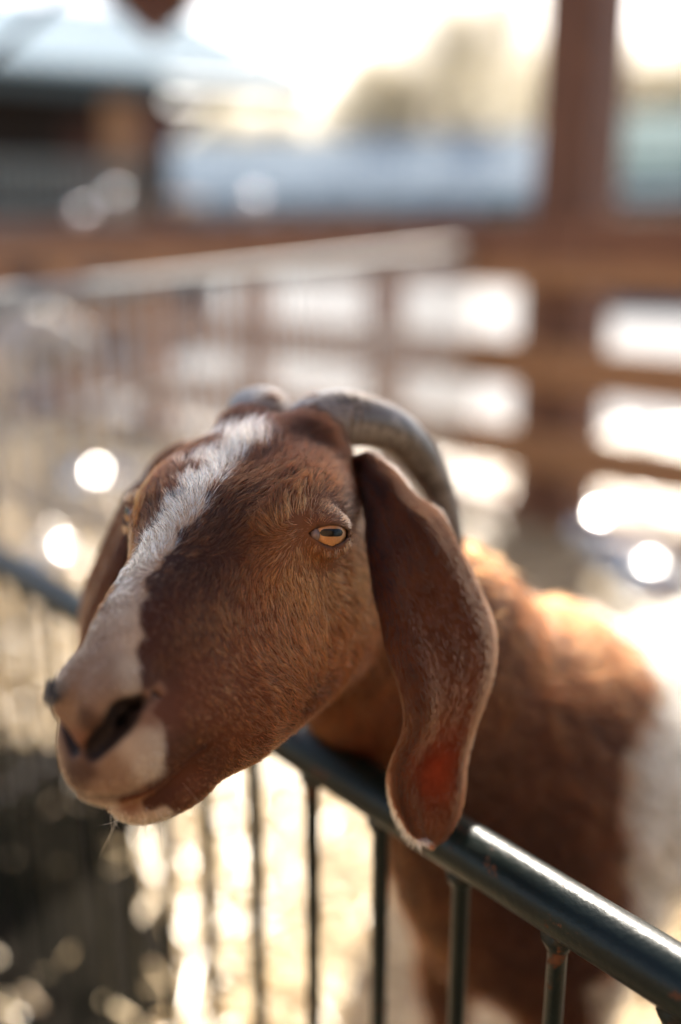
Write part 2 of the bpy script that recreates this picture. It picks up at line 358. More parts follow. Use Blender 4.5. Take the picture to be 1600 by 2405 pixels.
def ear_grid(nr=90, nc=28):
    E = catmull(EAR, nr)
    G = np.zeros((nr, nc, 3)); N = np.zeros((nr, nc, 3))
    for i, (lx, ly, rx_, ry, dl, dr) in enumerate(E):
        a = at(lx * DSP, ly * DSP, dl); b = at(rx_ * DSP, ry * DSP, dr)
        w = np.linalg.norm(b - a)
        nrm = np.array([-.35, -.9, .15]); nrm -= (b - a) * (nrm @ (b - a)) / w ** 2; nrm /= np.linalg.norm(nrm)
        t = np.linspace(0, 1, nc)
        s_ = i / (nr - 1)
        tip = 1 - np.clip((s_ - .8) / .2, 0, 1)
        bulge = .20 * w * np.sin(np.pi * t) ** .8 * (1 - .3 * s_) * (.3 + .7 * tip)
        fold = (.0030 * np.sin(t * 9.5 + 1.5 * s_ + .8 * np.sin(5 * s_)) + .0009 * np.sin(t * 23 - 3 * s_)) * np.sin(np.pi * t) * min(1, s_ * 4) * tip
        curl = -.004 * np.clip((t - .86) / .14, 0, 1) ** 2 * min(1, s_ * 3)
        G[i] = a + (b - a) * t[:, None] + nrm * (bulge + fold + curl)[:, None]
    return G
def sheet(G, th):
    nr, nc = G.shape[:2]
    du = np.gradient(G, axis=0); dv = np.gradient(G, axis=1); n = np.cross(du, dv); n /= np.linalg.norm(n, axis=2, keepdims=True) + 1e-9
    T = np.sin(np.pi * np.linspace(0, 1, nc)) ** .35; T = .55 + .45 * T
    A = G + n * (th / 2 * T)[None, :, None]; B = G - n * (th / 2 * T)[None, :, None]
    v = np.concatenate([A.reshape(-1, 3), B.reshape(-1, 3)]); m = nr * nc
    f = []
    for i in range(nr - 1):
        for j in range(nc - 1):
            a = i * nc + j; q = (a, a + 1, a + nc + 1, a + nc)
            f.append(q[::-1]); f.append(tuple(x + m for x in q))
    for i in range(nr - 1):
        for j in (0, nc - 1):
            a = i * nc + j; q = (a, a + nc, a + nc + m, a + m); f.append(q if j else q[::-1])
    for j in range(nc - 1):
        for i in (0, nr - 1):
            a = i * nc + j; q = (a, a + 1, a + 1 + m, a + m); f.append(q[::-1] if i else q)
    return v, f
def mirror(v):
    q = w2h(v); q[:, 0] *= -1; return h2w(q)
ear_v, ear_f = sheet(ear_grid(), .0060)
HORN = [(690,1000,.782,.018), (716,982,.788,.021), (752,968,.795,.0225), (800,962,.802,.0225), (860,972,.815,.0205), (915,1000,.83,.0185), (962,1048,.845,.0165), (1000,1110,.857,.0142), (1028,1180,.865,.0115), (1045,1245,.868,.0085), (1056,1300,.868,.0045), (1059,1318,.868,.001)]
def horn_mesh(nr=150, nc=24):
    K = np.array([list(at(x * DSP, y * DSP, d)) + [r * 1.12] for x, y, d, r in HORN])
    K = catmull(K, nr); P = K[:, :3]; r = K[:, 3]
    T = np.gradient(P, axis=0); T /= np.linalg.norm(T, axis=1, keepdims=True)
    L = np.concatenate([[0], np.cumsum(np.linalg.norm(np.diff(P, axis=0), axis=1))])
    u = np.cross(T[0], [0, 0, 1.]); u /= np.linalg.norm(u)
    v = []
    for i in range(nr):
        u = u - T[i] * (u @ T[i]); u /= np.linalg.norm(u); w = np.cross(T[i], u)
        ring = (abs(math.sin(L[i] * 520 + .8 * math.sin(L[i] * 90))) ** .6 - .6) * .0019 * max(0, 1 - L[i] / .2)
        for j in range(nc):
            a = 2 * math.pi * j / nc
            rr = max(r[i], .0005) * (1 + .10 * math.cos(2 * a)) + ring * (.6 + .4 * math.cos(a - 1))
            v.append(P[i] + (u * math.cos(a) + w * math.sin(a)) * rr)
    f = [(i * nc + j, i * nc + (j + 1) % nc, (i + 1) * nc + (j + 1) % nc, (i + 1) * nc + j) for i in range(nr - 1) for j in range(nc)]
    f.append(tuple(range(nc))[::-1]); f.append(tuple((nr - 1) * nc + j for j in range(nc)))
    return np.array(v), f
horn_v, horn_f = horn_mesh()

# ------------------------------------------------------------------ coat colours and fur
PAL = dict(W=(.74, .585, .42), V=(.56, .41, .28), T=(.40, .25, .15), N=(.12, .060, .036), P=(.32, .15, .085), D=(.028, .0080, .0030), K=(.010, .005, .0035), B=(.048, .0128, .0042),
           M=(.076, .0190, .0052), C=(.190, .0510, .0130), L=(.31, .115, .035), G=(.34, .25, .185))
COLPTS += ' D,36,-5,0 D,-36,-5,0 K,42,-16,0 K,-42,-16,0 D,30,15,-5 D,-30,15,-5 K,0,20,2 K,14,20,0 K,-14,20,0 D,0,38,3 D,18,40,0 D,-22,42,0 D,-12,46,3 D,-4,47,3 D,4,47,3 D,12,47,2 D,20,47,1 D,28,48,-2 D,8,30,2 D,-8,30,2 K,34,62,-6 K,42,74,-14 K,42,92,-16 D,50,100,-34 K,52,78,-32 D,52,112,-48 D,50,30,-20 D,-48,30,-20 D,45,50,-10'
_cp = [c.split(',') for c in COLPTS.split()]
CPOS = np.array([[float(x) / 1000 for x in c[1:]] for c in _cp]); CCOL = np.array([PAL[c[0]] for c in _cp]); CKEY = [c[0] for c in _cp]
_mm = [i for i, k in enumerate(CKEY) if k in 'DMCLKGB' and CPOS[i][0] < -.016]
CPOS = np.vstack([CPOS, CPOS[_mm] * [-1, 1, 1]]); CCOL = np.vstack([CCOL, CCOL[_mm]])
CLIGHT = np.concatenate([np.array([k in 'WVTPN' for k in CKEY]), np.zeros(len(_mm), bool)])
_dp = np.array([[float(x) for x in d.split(',')] for d in DIRPTS.split()])
DPOS, DDIR = _dp[:, :3] / 1000, _dp[:, 3:] / 100
_mm = DPOS[:, 0] < -.012
DPOS = np.vstack([DPOS, DPOS[_mm] * [-1, 1, 1]]); DDIR = np.vstack([DDIR, DDIR[_mm] * [-1, 1, 1]])
def idw(q, pos, val, pw, eps=.004):
    out = np.zeros((len(q), val.shape[1]))
    for s in range(0, len(q), 20000):
        d2 = ((q[s:s + 20000, None, :] - pos[None]) ** 2).sum(2) + eps ** 2
        w = d2 ** (-pw / 2); out[s:s + 20000] = (w @ val) / w.sum(1, keepdims=True)
    return out
def vnoise(P, sc, seed=0):
    """cheap smooth value noise, -1..1"""
    r = np.random.default_rng(seed); o = np.zeros(len(P))
    for i in range(5):
        k = r.normal(size=3) * sc; o += np.sin(P @ k + r.uniform(0, 6.28)) * np.cos(P @ (r.normal(size=3) * sc) + r.uniform(0, 6.28))
    return o / 2.2
def coat(P):
    """base colour of the coat at world points"""
    q = w2h(P); b = (P - C1) @ BR
    qn = q + .0035 * np.stack([vnoise(q, 170, 1), vnoise(q, 170, 2), vnoise(q, 170, 3)], 1) * np.clip((.26 - q[:, 1]) / .16, .3, 1)[:, None]
    sw = .20 + .16 * np.clip((q[:, 1] - .19) / .03, 0, 1)
    lm = np.clip((idw(qn, CPOS, CLIGHT[:, None].astype(float), 6.0)[:, 0] - .5 + sw) / (2 * sw), 0, 1)
    lm = (lm * lm * (3 - 2 * lm))[:, None]
    ch = idw(qn, CPOS[CLIGHT], CCOL[CLIGHT], 4.0) * lm + idw(q, CPOS[~CLIGHT], CCOL[~CLIGHT], 3.2, .010) * (1 - lm)
    # neck and body
    n, lat, z = b[:, 0] + .008 * vnoise(P, 18, 4), b[:, 1], b[:, 2]
    br = np.array([.056, .0135, .0038])[None] * (1 + .35 * vnoise(P, 25, 5))[:, None]
    edge = -.012 + .11 * np.clip((z - .725) / .05, 0, 1) + .012 * vnoise(P, 30, 6)
    blk = (np.clip((z - .72) / .03, 0, 1) * np.clip((n + .10) / .04, 0, 1))[:, None]; br = br * (1 - .72 * blk)
    white = np.clip((n - edge) / .010, 0, 1)
    back = np.clip((n - .50) / .02, 0, 1)
    white = np.maximum(white * (1 - back), np.clip((.30 - z) / .02, 0, 1) * (n > .05))
    cb = br * (1 - white[:, None]) + np.array([.52, .455, .37])[None] * white[:, None]
    throat = np.clip((z - .70) / .1, 0, 1)[:, None]
    cb = cb * (1 - throat * (1 - white[:, None])) + np.array([.110, .028, .0072]) * throat * (1 - white[:, None])
    w = np.clip((q[:, 1] - .015 + .09 * np.clip((q[:, 2] + .09) / .04, 0, 1)) / .035, 0, 1) * np.clip((q[:, 2] + .215) / .02, 0, 1)
    w = w[:, None]
    return np.clip(ch * w + cb * (1 - w), .004, .9)
def flow(P):
    q = w2h(P)
    dh = idw(q, DPOS, DDIR, 4) @ HR.T
    db = np.tile(BN * .75 + np.array([0, 0, -.65]), (len(P), 1))
    w = np.clip((q[:, 1] - .01) / .05, 0, 1)[:, None]
    return dh * w + db * (1 - w)

def sample_mesh(me, total, dens):
    me.calc_loop_triangles()
    nv = len(me.vertices); co = np.empty(nv * 3); me.vertices.foreach_get('co', co); co = co.reshape(-1, 3)
    no = np.empty(nv * 3); me.vertices.foreach_get('normal', no); no = no.reshape(-1, 3)
    T = np.empty(len(me.loop_triangles) * 3, np.int32); me.loop_triangles.foreach_get('vertices', T); T = T.reshape(-1, 3)
    a, b, c = co[T[:, 0]], co[T[:, 1]], co[T[:, 2]]
    ar = np.linalg.norm(np.cross(b - a, c - a), axis=1) * dens((a + b + c) / 3)
    i = rng.choice(len(T), total, p=ar / ar.sum())
    u, v = rng.random(total), rng.random(total); m = u + v > 1; u[m], v[m] = 1 - u[m], 1 - v[m]
    w = 1 - u - v; T = T[i]
    P = co[T[:, 0]] * w[:, None] + co[T[:, 1]] * u[:, None] + co[T[:, 2]] * v[:, None]
    n = no[T[:, 0]] * w[:, None] + no[T[:, 1]] * u[:, None] + no[T[:, 2]] * v[:, None]
    return P, n / (np.linalg.norm(n, axis=1, keepdims=True) + 1e-9)

def strands(P, n, t, L, lift, clump=.5, per=14, jit=.2, k=6, curl=.0):
    t = t - n * (t * n).sum(1, keepdims=True); t /= np.linalg.norm(t, axis=1, keepdims=True) + 1e-9
    b = np.cross(n, t)
    j = rng.normal(size=len(P)) * jit + .35 * vnoise(P, 60, 11) * jit / .2
    t = t * np.cos(j)[:, None] + b * np.sin(j)[:, None]
    lift = lift * (1 + .5 * rng.normal(size=len(P)))
    s = np.linspace(0, 1, k)
    X = P[:, None, :] - n[:, None, :] * .0006 + (L[:, None] * s)[:, :, None] * t[:, None, :] + (L[:, None] * lift[:, None] * (s - .45 * s * s))[:, :, None] * n[:, None, :]
    sd = np.arange(0, len(P), per)
    kd = kdtree.KDTree(len(sd))
    for i, j2 in enumerate(sd): kd.insert(P[j2], i)
    kd.balance()
    near = np.fromiter((kd.find(p)[1] for p in P), int, len(P))
    S = X[sd[near]]
    cf = clump * rng.uniform(.3, 1, len(P))
    X += (S - X) * (cf[:, None] * s ** 1.4)[:, :, None] * np.clip(1.6 - np.linalg.norm(S[:, 0] - P, axis=1) / (L + 1e-6), 0, 1)[:, None, None]
    return X
def hair_obj(name, X, rad, col, mat, parent, tip=.12):
    Nn, k = X.shape[:2]
    hc = bpy.data.hair_curves.new(name); hc.add_curves([k] * Nn)
    off = np.array(parent.location) if parent is not None else np.zeros(3)
    hc.position_data.foreach_set('vector', (X - off).astype(np.float32).ravel())
    s = np.linspace(0, 1, k)
    ra = hc.attributes.get('radius') or hc.attributes.new('radius', 'FLOAT', 'POINT')
    ra.data.foreach_set('value', (np.asarray(rad)[:, None] * (1 - (1 - tip) * s ** 1.5)[None]).astype(np.float32).ravel())
    ca = hc.attributes.new('hcol', 'FLOAT_COLOR', 'CURVE')
    ca.data.foreach_set('color', np.concatenate([col, np.ones((Nn, 1))], 1).astype(np.float32).ravel())
    hc.materials.append(mat)
    o = bpy.data.objects.new(name, hc); COL.objects.link(o); o.parent = parent
    return o
def jitter(P, r): return P + rng.normal(size=P.shape) * r
def vary(c, sd=.18):
    return np.clip(c * np.exp(rng.normal(size=(len(c), 1)) * sd) * (1 + rng.normal(size=c.shape) * .03), .003, .95)

def tag(o, label, cat, group=None, kind=None):
    if label: o['label'] = label
    if cat: o['category'] = cat
    if group: o['group'] = group
    if kind: o['kind'] = kind
    return o
def empty(name, loc):
    o = bpy.data.objects.new(name, None); COL.objects.link(o); o.location = loc; o.empty_display_size = .1; return o
def part(name, v, f, mat, parent, smooth=True):
    """mesh child; v in world coordinates"""
    off = np.array(parent.location if parent.parent is None else parent.parent.location) if parent is not None else 0
    o = mesh_obj(name, np.asarray(v, float) - off, f, mat, None, smooth); o.parent = parent; return o

# ------------------------------------------------------------------ shapes for the place
def bm_part(name, bm, mat, parent, smooth=False):
    me = bpy.data.meshes.new(name); bm.to_mesh(me); bm.free()
    if smooth: me.shade_smooth()
    me.materials.append(mat)
    o = bpy.data.objects.new(name, me); COL.objects.link(o)
    if parent is not None: o.parent = parent
    return o
def root_loc(p):
    while p is not None and p.parent is not None: p = p.parent
    return Vector(p.location) if p is not None else Vector((0, 0, 0))
def beam(name, a, b, w, h, mat, parent=None, up=(0, 0, 1), bev=.006, rough=.0):
    """rectangular timber from a to b (world), w across, h along up; origin at its middle"""
    a, b = Vector(a), Vector(b); d = (b - a); L = d.length; z = d.normalized()
    y = Vector(up); y = (y - z * y.dot(z)).normalized(); x = y.cross(z)
    bm = bmesh.new(); bmesh.ops.create_cube(bm, size=1)
    for v in bm.verts: v.co = Vector((v.co.x * w, v.co.y * h, v.co.z * L))
    if bev: bmesh.ops.bevel(bm, geom=bm.edges[:], offset=min(bev, w * .3, h * .3), segments=2, affect='EDGES', profile=.6)
    if rough:
        for v in bm.verts: v.co += Vector((random.uniform(-rough, rough), random.uniform(-rough, rough), 0))
    o = bm_part(name, bm, mat, parent)
    M = Matrix((x, y, z)).transposed().to_4x4(); M.translation = (a + b) / 2 - root_loc(parent)
    o.matrix_local = M; return o
def tube(name, pts, r, mat, parent=None, nc=14, cap=True):
    P = np.array([tuple(p) for p in pts], float); T = np.gradient(P, axis=0); T /= np.linalg.norm(T, axis=1, keepdims=True)
    u = np.cross(T[0], [.3, .2, 1.]); u /= np.linalg.norm(u); v = []
    rr = np.broadcast_to(r, len(P))
    for i in range(len(P)):
        u = u - T[i] * (u @ T[i]); u /= np.linalg.norm(u); w = np.cross(T[i], u)
        v += [P[i] + (u * math.cos(2 * math.pi * j / nc) + w * math.sin(2 * math.pi * j / nc)) * rr[i] for j in range(nc)]
    f = [(i * nc + j, i * nc + (j + 1) % nc, (i + 1) * nc + (j + 1) % nc, (i + 1) * nc + j) for i in range(len(P) - 1) for j in range(nc)]
    f.append(tuple(range(nc))[::-1]); f.append(tuple((len(P) - 1) * nc + j for j in range(nc)))
    c = P.mean(0); o = mesh_obj(name, np.array(v) - c, f, mat)
    if parent is not None: o.parent = parent
    o.location = Vector(c) - root_loc(parent)
    return o

# ------------------------------------------------------------------ ground
M_ground = straw_ground()
gm = bmesh.new()
bmesh.ops.create_grid(gm, x_segments=160, y_segments=160, size=1)
for v in gm.verts:
    x, y = v.co.x, v.co.y
    X_, Y_ = math.copysign(abs(x) ** 3.2, x) * 600, math.copysign(abs(y) ** 3.2, y) * 600 + 4
    v.co = (X_, Y_, .015 * math.sin(X_ * 2.1 + 1) * math.cos(Y_ * 1.7) + .008 * math.sin(X_ * 7) * math.sin(Y_ * 6.3) if abs(X_) < 30 and abs(Y_) < 30 else 0)
g_o = bm_part('ground', gm, M_ground, None, True); g_o['kind'] = 'structure'

# ------------------------------------------------------------------ unseen roof strip shaped to keep the sun off the head
RP = np.array([.175, .577, CAM_H - .459]); RD = np.array([-.6455, .7638, 0]); RS = .0940
SN = Vector((.7638, .6455, 0)); SR = Vector((-.6455, .7638, 0))
NE = 3.1                                          # eave line square to the barrier; its shadow falls between head and back
EZ = 1.24 + (NE - .19 - SHADE_N) * math.tan(SUN_EL) / math.cos(SUN_AZ - math.atan2(SN.x, SN.y))
def sp(n, s_, z): return SN * n + SR * s_ + Vector((0, 0, z))
M_under = wood('roof_boards', (.07, .038, .02), (.14, .08, .045), (.22, .135, .08))
M_brown = wood('brown_timber', (.045, .018, .009), (.115, .046, .022), (.20, .095, .048))
roof_strip = tag(empty('shade_roof', sp(NE, 0, 0)), 'unseen timber roof strip above the barrier, shaped to shade the head', 'roof')
for i in range(4):
    n_ = NE - .2 - i * .4; z = EZ + .09 + (NE - n_) * .12
    beam('roof_board', sp(n_, -4.5, z), sp(n_, 3.3, z), .03, .41, M_under, roof_strip, SN, .004)
for s_ in (-4.2, -3.0, -1.8, -.6, .6, 1.8, 3.0):
    beam('rafter', sp(NE - .02, s_, EZ - .02), sp(NE - 1.65, s_, EZ - .02 + 1.65 * .12), .08, .16, M_brown, roof_strip)
beam('eave_beam', sp(NE - .14, -4.5, EZ - .16), sp(NE - .14, 3.3, EZ - .16), .10, .16, M_brown, roof_strip)
for n_, s_ in ((NE - .14, -4.2), (NE - 1.5, -4.2)):
    beam('post', sp(n_, s_, -.1), sp(n_, s_, EZ - .2 + (NE - n_) * .12), .18, .18, M_brown, roof_strip, SN)

# unseen board wall added behind the camera to bounce warm sun onto the face
M_tan = wood('tan_boards', (.24, .135, .065), (.38, .225, .115), (.50, .32, .18))
bounce_wall = tag(empty('bounce_wall', (0, -3.2, 0)), 'unseen tan board wall added behind the camera to bounce warm light', 'building')
for i in range(30):
    x = -4.5 + i * .3; beam('board', (x, -3.2, -.05), (x, -3.2, 3.4), .292, .03, M_tan, bounce_wall, (0, 1, 0), .004)
beam('plinth', (-4.7, -3.14, .12), (4.4, -3.14, .12), .06, .24, M_brown, bounce_wall); beam('top_plate', (-4.7, -3.14, 3.3), (4.4, -3.14, 3.3), .06, .14, M_brown, bounce_wall)

# ------------------------------------------------------------------ timber pen fence behind the goat
M_brown = wood('brown_timber', (.045, .018, .009), (.115, .046, .022), (.20, .095, .048))
M_ochre = wood('ochre_timber', (.17, .08, .034), (.32, .16, .070), (.46, .25, .12))
M_top = wood('red_brown_timber', (.08, .030, .014), (.17, .068, .032), (.28, .125, .06))
M_grey = wood('weathered_timber', (.10, .075, .055), (.19, .145, .11), (.30, .24, .18))
FD = Vector((-.725, .688, 0)).normalized(); FNn = Vector((FD.y, -FD.x, 0))
FP = Vector(atz(1272, 1238, 0))
def fz(px, py, ref=FP):
    """height of a point of the fence line seen at pixel (px, py)"""
    v = Vector(at(px, py, 1) - CAM); c = Vector(CAM)
    t = (ref - c).dot(FNn) / v.dot(FNn); return (c + v * t).z
def fs(px, py=800):
    v = Vector(at(px, py, 1) - CAM); c = Vector(CAM); t = (FP - c).dot(FNn) / v.dot(FNn); return (c + v * t - FP).dot(FD)
fence = tag(empty('timber_fence', FP), 'brown timber board fence behind the goat', 'fence')
fence_posts = [-1.25, fs(905), fs(905) * 2.02, fs(905) * 3.05, fs(905) * 4.1, fs(905) * 5.2, fs(905) * 6.3]
for s_ in fence_posts:
    p = FP + FD * s_; beam('post', p + Vector((0, 0, -.1)), p + Vector((0, 0, 1.27)), .13, .15, M_ochre if s_ > 0 else M_brown, fence, FD)
rails = [(fz(1450, 562), .16, M_top, -.085), (fz(1450, 645), .11, M_ochre, -.080), (fz(1450, 870), .18, M_ochre, -.08), (fz(1450, 1080), .18, M_ochre, -.08), (fz(1450, 1250), .16, M_top, -.08)]
bounds = [-2.3, 0.0] + fence_posts[1:]
for zc, hh, mt, off in rails:
    for a, b in zip(bounds[:-1], bounds[1:]):
        pa, pb = FP + FD * (a + .006) + FNn * off + Vector((0, 0, zc + random.uniform(-.008, .008))), FP + FD * (b - .006) + FNn * off + Vector((0, 0, zc + random.uniform(-.008, .008)))
        beam('board', pa, pb, .035, hh, mt, fence, rough=.002)
post = tag(empty('barn_post', FP + FNn * .12), 'thick dark brown barn post rising beyond the goat at the fence', 'post')
beam('shaft', post.location + Vector((0, 0, -.2)), post.location + Vector((0, 0, 2.75)), .25, .25, M_brown, post, FD, .012)
beam('side_plank', post.location + FD * .175 + Vector((0, 0, -.1)), post.location + FD * .175 + Vector((0, 0, 1.2)), .09, .085, M_grey, post, FD, .006)

# pale concrete yard on the far side of the fence
M_yard = plain('yard_concrete', (.14, .14, .145), .85, 0, .10, .9)
ya, yb = FP + FD * -14 - FNn * -.16, FP + FD * 60 - FNn * -.16
ya, yb = FP + FD * -14 + FNn * .30, FP + FD * 60 + FNn * .30
YN = FNn if FNn.y > 0 else -FNn
yo = mesh_obj('yard', [ya + Vector((0, 0, .03)), yb + Vector((0, 0, .03)), yb + YN * 60 + Vector((0, 0, .03)), ya + YN * 60 + Vector((0, 0, .03))], [(0, 1, 2, 3)], M_yard, None, False); yo['kind'] = 'structure'

# ------------------------------------------------------------------ galvanised mesh pen panel, from near left to the timber fence
M_galv = plain('galvanised', (.22, .23, .23), .55, .4, .2, 30)
M_wire = plain('pale_wire', (.50, .49, .46), .5, .2, .1, 30)
GA, GB = at(-160, 722, 1.75), at(1118, 580, 4.25)
gl = Vector(GB) - Vector(GA)
panel = tag(empty('mesh_panel', Vector((GA[0], GA[1], 0))), 'galvanised wire mesh pen panel with wide top rail at the far side', 'fence panel')
beam('top_rail', GA, GB, .045, .038, M_galv, panel, bev=.008)
nw = 44
for i in range(nw):
    p = Vector(GA) + gl * ((i + .5) / nw); q_ = p.copy(); q_.z = .02; tube('wire', [p - Vector((0, 0, .02)), (p + q_) / 2, q_], .0055, M_wire, panel, 6)
for zf in (.22, .42, .60, .76, .9):
    a = Vector(GA); a.z *= 1 - zf; b = Vector(GB); b.z *= 1 - zf; sd = Vector((gl.y, -gl.x, 0)).normalized() * .008
    tube('cross_wire', [a + sd, (a + b) / 2 + sd, b + sd], .0050, M_wire, panel, 6)
for t_ in (0, .5, 1):
    p = Vector(GA) + gl * t_; beam('stake', Vector((p.x, p.y, -.1)), p - Vector((0, 0, .03)), .04, .04, M_galv, panel)

# ------------------------------------------------------------------ green tubular barrier the goat leans over
M_green = green_paint()
barrier = tag(empty('green_barrier', (RP[0], RP[1], 0)), 'dark green painted steel barrier with upright bars and chipped rusty rail', 'barrier')
k0 = at(1304, 2200, .7054); s0 = (k0 - RP) @ RD
L0, L1 = s0 - RS * 4.4, s0 + RS * 26.4
pts = [RP + RD * s for s in np.linspace(L0, L1, 60)]
tube('top_rail', pts, .0212, M_green, barrier, 40)
tube('bottom_rail', [Vector(p) - Vector((0, 0, RP[2] - .028)) for p in pts[::6]], .0175, M_green, barrier, 20)
def bar_mesh():
    nc, rows = 12, [(-.02, .0075), (0, .0075), (.005, .0130), (.011, .0100), (.018, .0072), (.35, .0072), (.60, .0072), (.70, .0072)]
    v = [(math.cos(2 * math.pi * j / nc) * r, math.sin(2 * math.pi * j / nc) * r, -z) for z, r in rows for j in range(nc)]
    f = [(i * nc + j, (i + 1) * nc + j, (i + 1) * nc + (j + 1) % nc, i * nc + (j + 1) % nc) for i in range(len(rows) - 1) for j in range(nc)]
    return v, f
bar0 = None
for i in range(-4, 27):
    p = RP + RD * (s0 + RS * i)
    if bar0 is None:
        v, f = bar_mesh(); bar = mesh_obj('bar', v, f, M_green); bar0 = bar
    else:
        bar = bar0.copy(); COL.objects.link(bar)
    bar.parent = barrier; bar.location = Vector((p[0], p[1], RP[2] - .0195)) - Vector(barrier.location); bar.rotation_euler = (0, 0, random.uniform(0, 6))
for s in (L0, L1):
    p = RP + RD * s; tube('end_post', [(p[0], p[1], .0), (p[0], p[1], .4), (p[0], p[1], RP[2] + .015)], .0205, M_green, barrier, 20)
    tube('foot', [(p[0] - .22, p[1] - .18, .015), (p[0], p[1], .015), (p[0] + .22, p[1] + .18, .015)], .015, M_green, barrier, 12)

# thin near-black sheet added to darken the ground behind the barrier
M_near_black = plain('near_black', (.009, .0078, .0062), .95, 0, .8, 7, .0)
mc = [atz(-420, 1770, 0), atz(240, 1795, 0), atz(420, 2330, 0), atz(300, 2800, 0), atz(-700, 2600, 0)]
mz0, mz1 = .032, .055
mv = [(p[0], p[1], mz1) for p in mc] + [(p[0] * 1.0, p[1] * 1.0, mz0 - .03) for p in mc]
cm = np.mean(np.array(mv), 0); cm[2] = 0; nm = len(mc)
rm = mesh_obj('dark_sheet', np.array(mv) - cm, [tuple(range(nm))[::-1]] + [(i, (i + 1) % nm, nm + (i + 1) % nm, nm + i) for i in range(nm)], M_near_black, None, False); rm.location = cm
tag(rm, 'near-black sheet added to darken the ground behind the barrier at lower left', 'mat')

# ------------------------------------------------------------------ straw lying on the ground
def on_dark_sheet(x, y):
    r = False; k = len(mc) - 1
    for i in range(len(mc)):
        (x1, y1), (x2, y2) = mc[i][:2], mc[k][:2]
        if (y1 > y) != (y2 > y) and x < (x2 - x1) * (y - y1) / (y2 - y1) + x1: r = not r
        k = i
    return r
def straw_patch(n):
    v, f = [], []
    i = 0
    for _ in range(n):
        d = .9 + rng.uniform(0, 1) ** 1.3 * 5.5; a = rng.uniform(-.62, .62)
        x, y = d * math.sin(a), d * math.cos(a)
        if on_dark_sheet(x, y) and rng.random() < .85: continue
        L = rng.uniform(.05, .24); w = rng.uniform(.002, .0055) * (1 + d * .15); th = rng.uniform(0, math.pi); tl = rng.normal() * .22
        z = rng.uniform(.012, .05); dx, dy, dz = math.cos(th) * L / 2, math.sin(th) * L / 2, math.sin(tl) * L / 2
        sx, sy = -math.sin(th) * w, math.cos(th) * w
        mz = rng.uniform(0, .015)
        for k, (tx, zz) in enumerate(((-1, -dz), (0, mz), (1, dz))):
            bx, by, bz = x + dx * tx, y + dy * tx, max(.006, z + zz)
            v += [(bx + sx, by + sy, bz), (bx, by, bz + w * .25), (bx - sx, by - sy, bz)]
        for k in range(2):
            o = i + 3 * k; f += [(o, o + 3, o + 4, o + 1), (o + 1, o + 4, o + 5, o + 2), (o + 2, o + 5, o + 3, o)]
        i += 9
    return v, f
def straw_mat():
    m, nt, n, l, b = new_mat('straw'); co = coords(nt); f = noise(nt, 26, 2, co)
    l.new(ramp(nt, f, [(.3, (.34, .22, .10)), (.7, (.70, .55, .32))]), b.inputs['Base Color']); b.inputs['Roughness'].default_value = .30; b.inputs['Specular IOR Level'].default_value = .6; return m
M_straw = straw_mat()
sv, sf = straw_patch(N_STRAW)
st_o = mesh_obj('straw', sv, sf, M_straw, None, False); tag(st_o, 'loose dry straw scattered over the ground of the pen', 'straw', None, 'stuff')

# ------------------------------------------------------------------ barn at the left with green metal roof
M_roof = plain('green_roof', (.30, .41, .45), .4, .1, .12, 6)
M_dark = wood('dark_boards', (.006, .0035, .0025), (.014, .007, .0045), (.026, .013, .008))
M_red = wood('red_boards', (.05, .018, .011), (.085, .032, .020), (.13, .055, .035))
M_fasc = plain('fascia_green', (.035, .05, .045), .5)
M_slat = wood('grey_slats', (.10, .105, .09), (.17, .175, .15), (.26, .265, .23))
M_pale = wood('pale_boards', (.40, .30, .23), (.50, .40, .32), (.60, .50, .42))
E0, E1 = Vector(at(-420, 112, 8.4)), Vector(at(735, 184, 10.3))
E1.z = E0.z = (E0.z + E1.z) / 2
ed_ = (E1 - E0).normalized(); back = Vector((-ed_.y, ed_.x, 0)); back = back if back.y > 0 else -back
barn = tag(empty('barn', Vector((E0.x, E0.y, 0)) + back * .6), 'open brown barn with green metal roof at upper left', 'barn')
def quad_slab(name, a, b, c, d, th, mat, parent):
    a, b, c, d = map(Vector, (a, b, c, d)); n = (b - a).cross(d - a).normalized() * th
    off = root_loc(parent); V = [x - off for x in (a, b, c, d)] + [x - off - n for x in (a, b, c, d)]
    me = mesh_obj(name, V, [(0, 1, 2, 3), (7, 6, 5, 4), (0, 4, 5, 1), (1, 5, 6, 2), (2, 6, 7, 3), (3, 7, 4, 0)], mat, None, False); me.parent = parent; return me
RU = back * 4.6 + Vector((0, 0, 1.45))
roof = quad_slab('roof', E0, E1, E1 + RU, E0 + RU, .06, M_roof, barn)
nrib = 26
for i in range(nrib + 1):
    a = E0 + (E1 - E0) * (i / nrib); nrm = ed_.cross(RU).normalized() * .02
    o = beam('seam', a + nrm, a + RU + nrm, .04, .035, M_roof, roof, nrm, 0)
beam('fascia', E0 + Vector((0, 0, -.17)) + back * .05, E1 + Vector((0, 0, -.17)) + back * .05, .05, .16, M_fasc, barn)
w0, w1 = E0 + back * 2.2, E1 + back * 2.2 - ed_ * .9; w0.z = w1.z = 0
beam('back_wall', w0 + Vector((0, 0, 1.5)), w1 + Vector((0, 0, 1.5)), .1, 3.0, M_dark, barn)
def on_barn(px, dz=0, inset=.35):
    v = Vector(at(px, 300, 1) - CAM); c = Vector(CAM); pl = E0 + back * inset
    t = (pl - c).dot(back) / v.dot(back); p = c + v * t; p.z = dz; return p
for px, wd, mt in ((282, .30, M_ochre), (-160, .28, M_red)):
    beam('post', on_barn(px, 0), on_barn(px, E0.z - .26), wd, .2, mt, barn, back)
beam('door', on_barn(196, .0, 1.4), on_barn(196, 2.35, 1.4), .40, .06, M_red, barn, back)
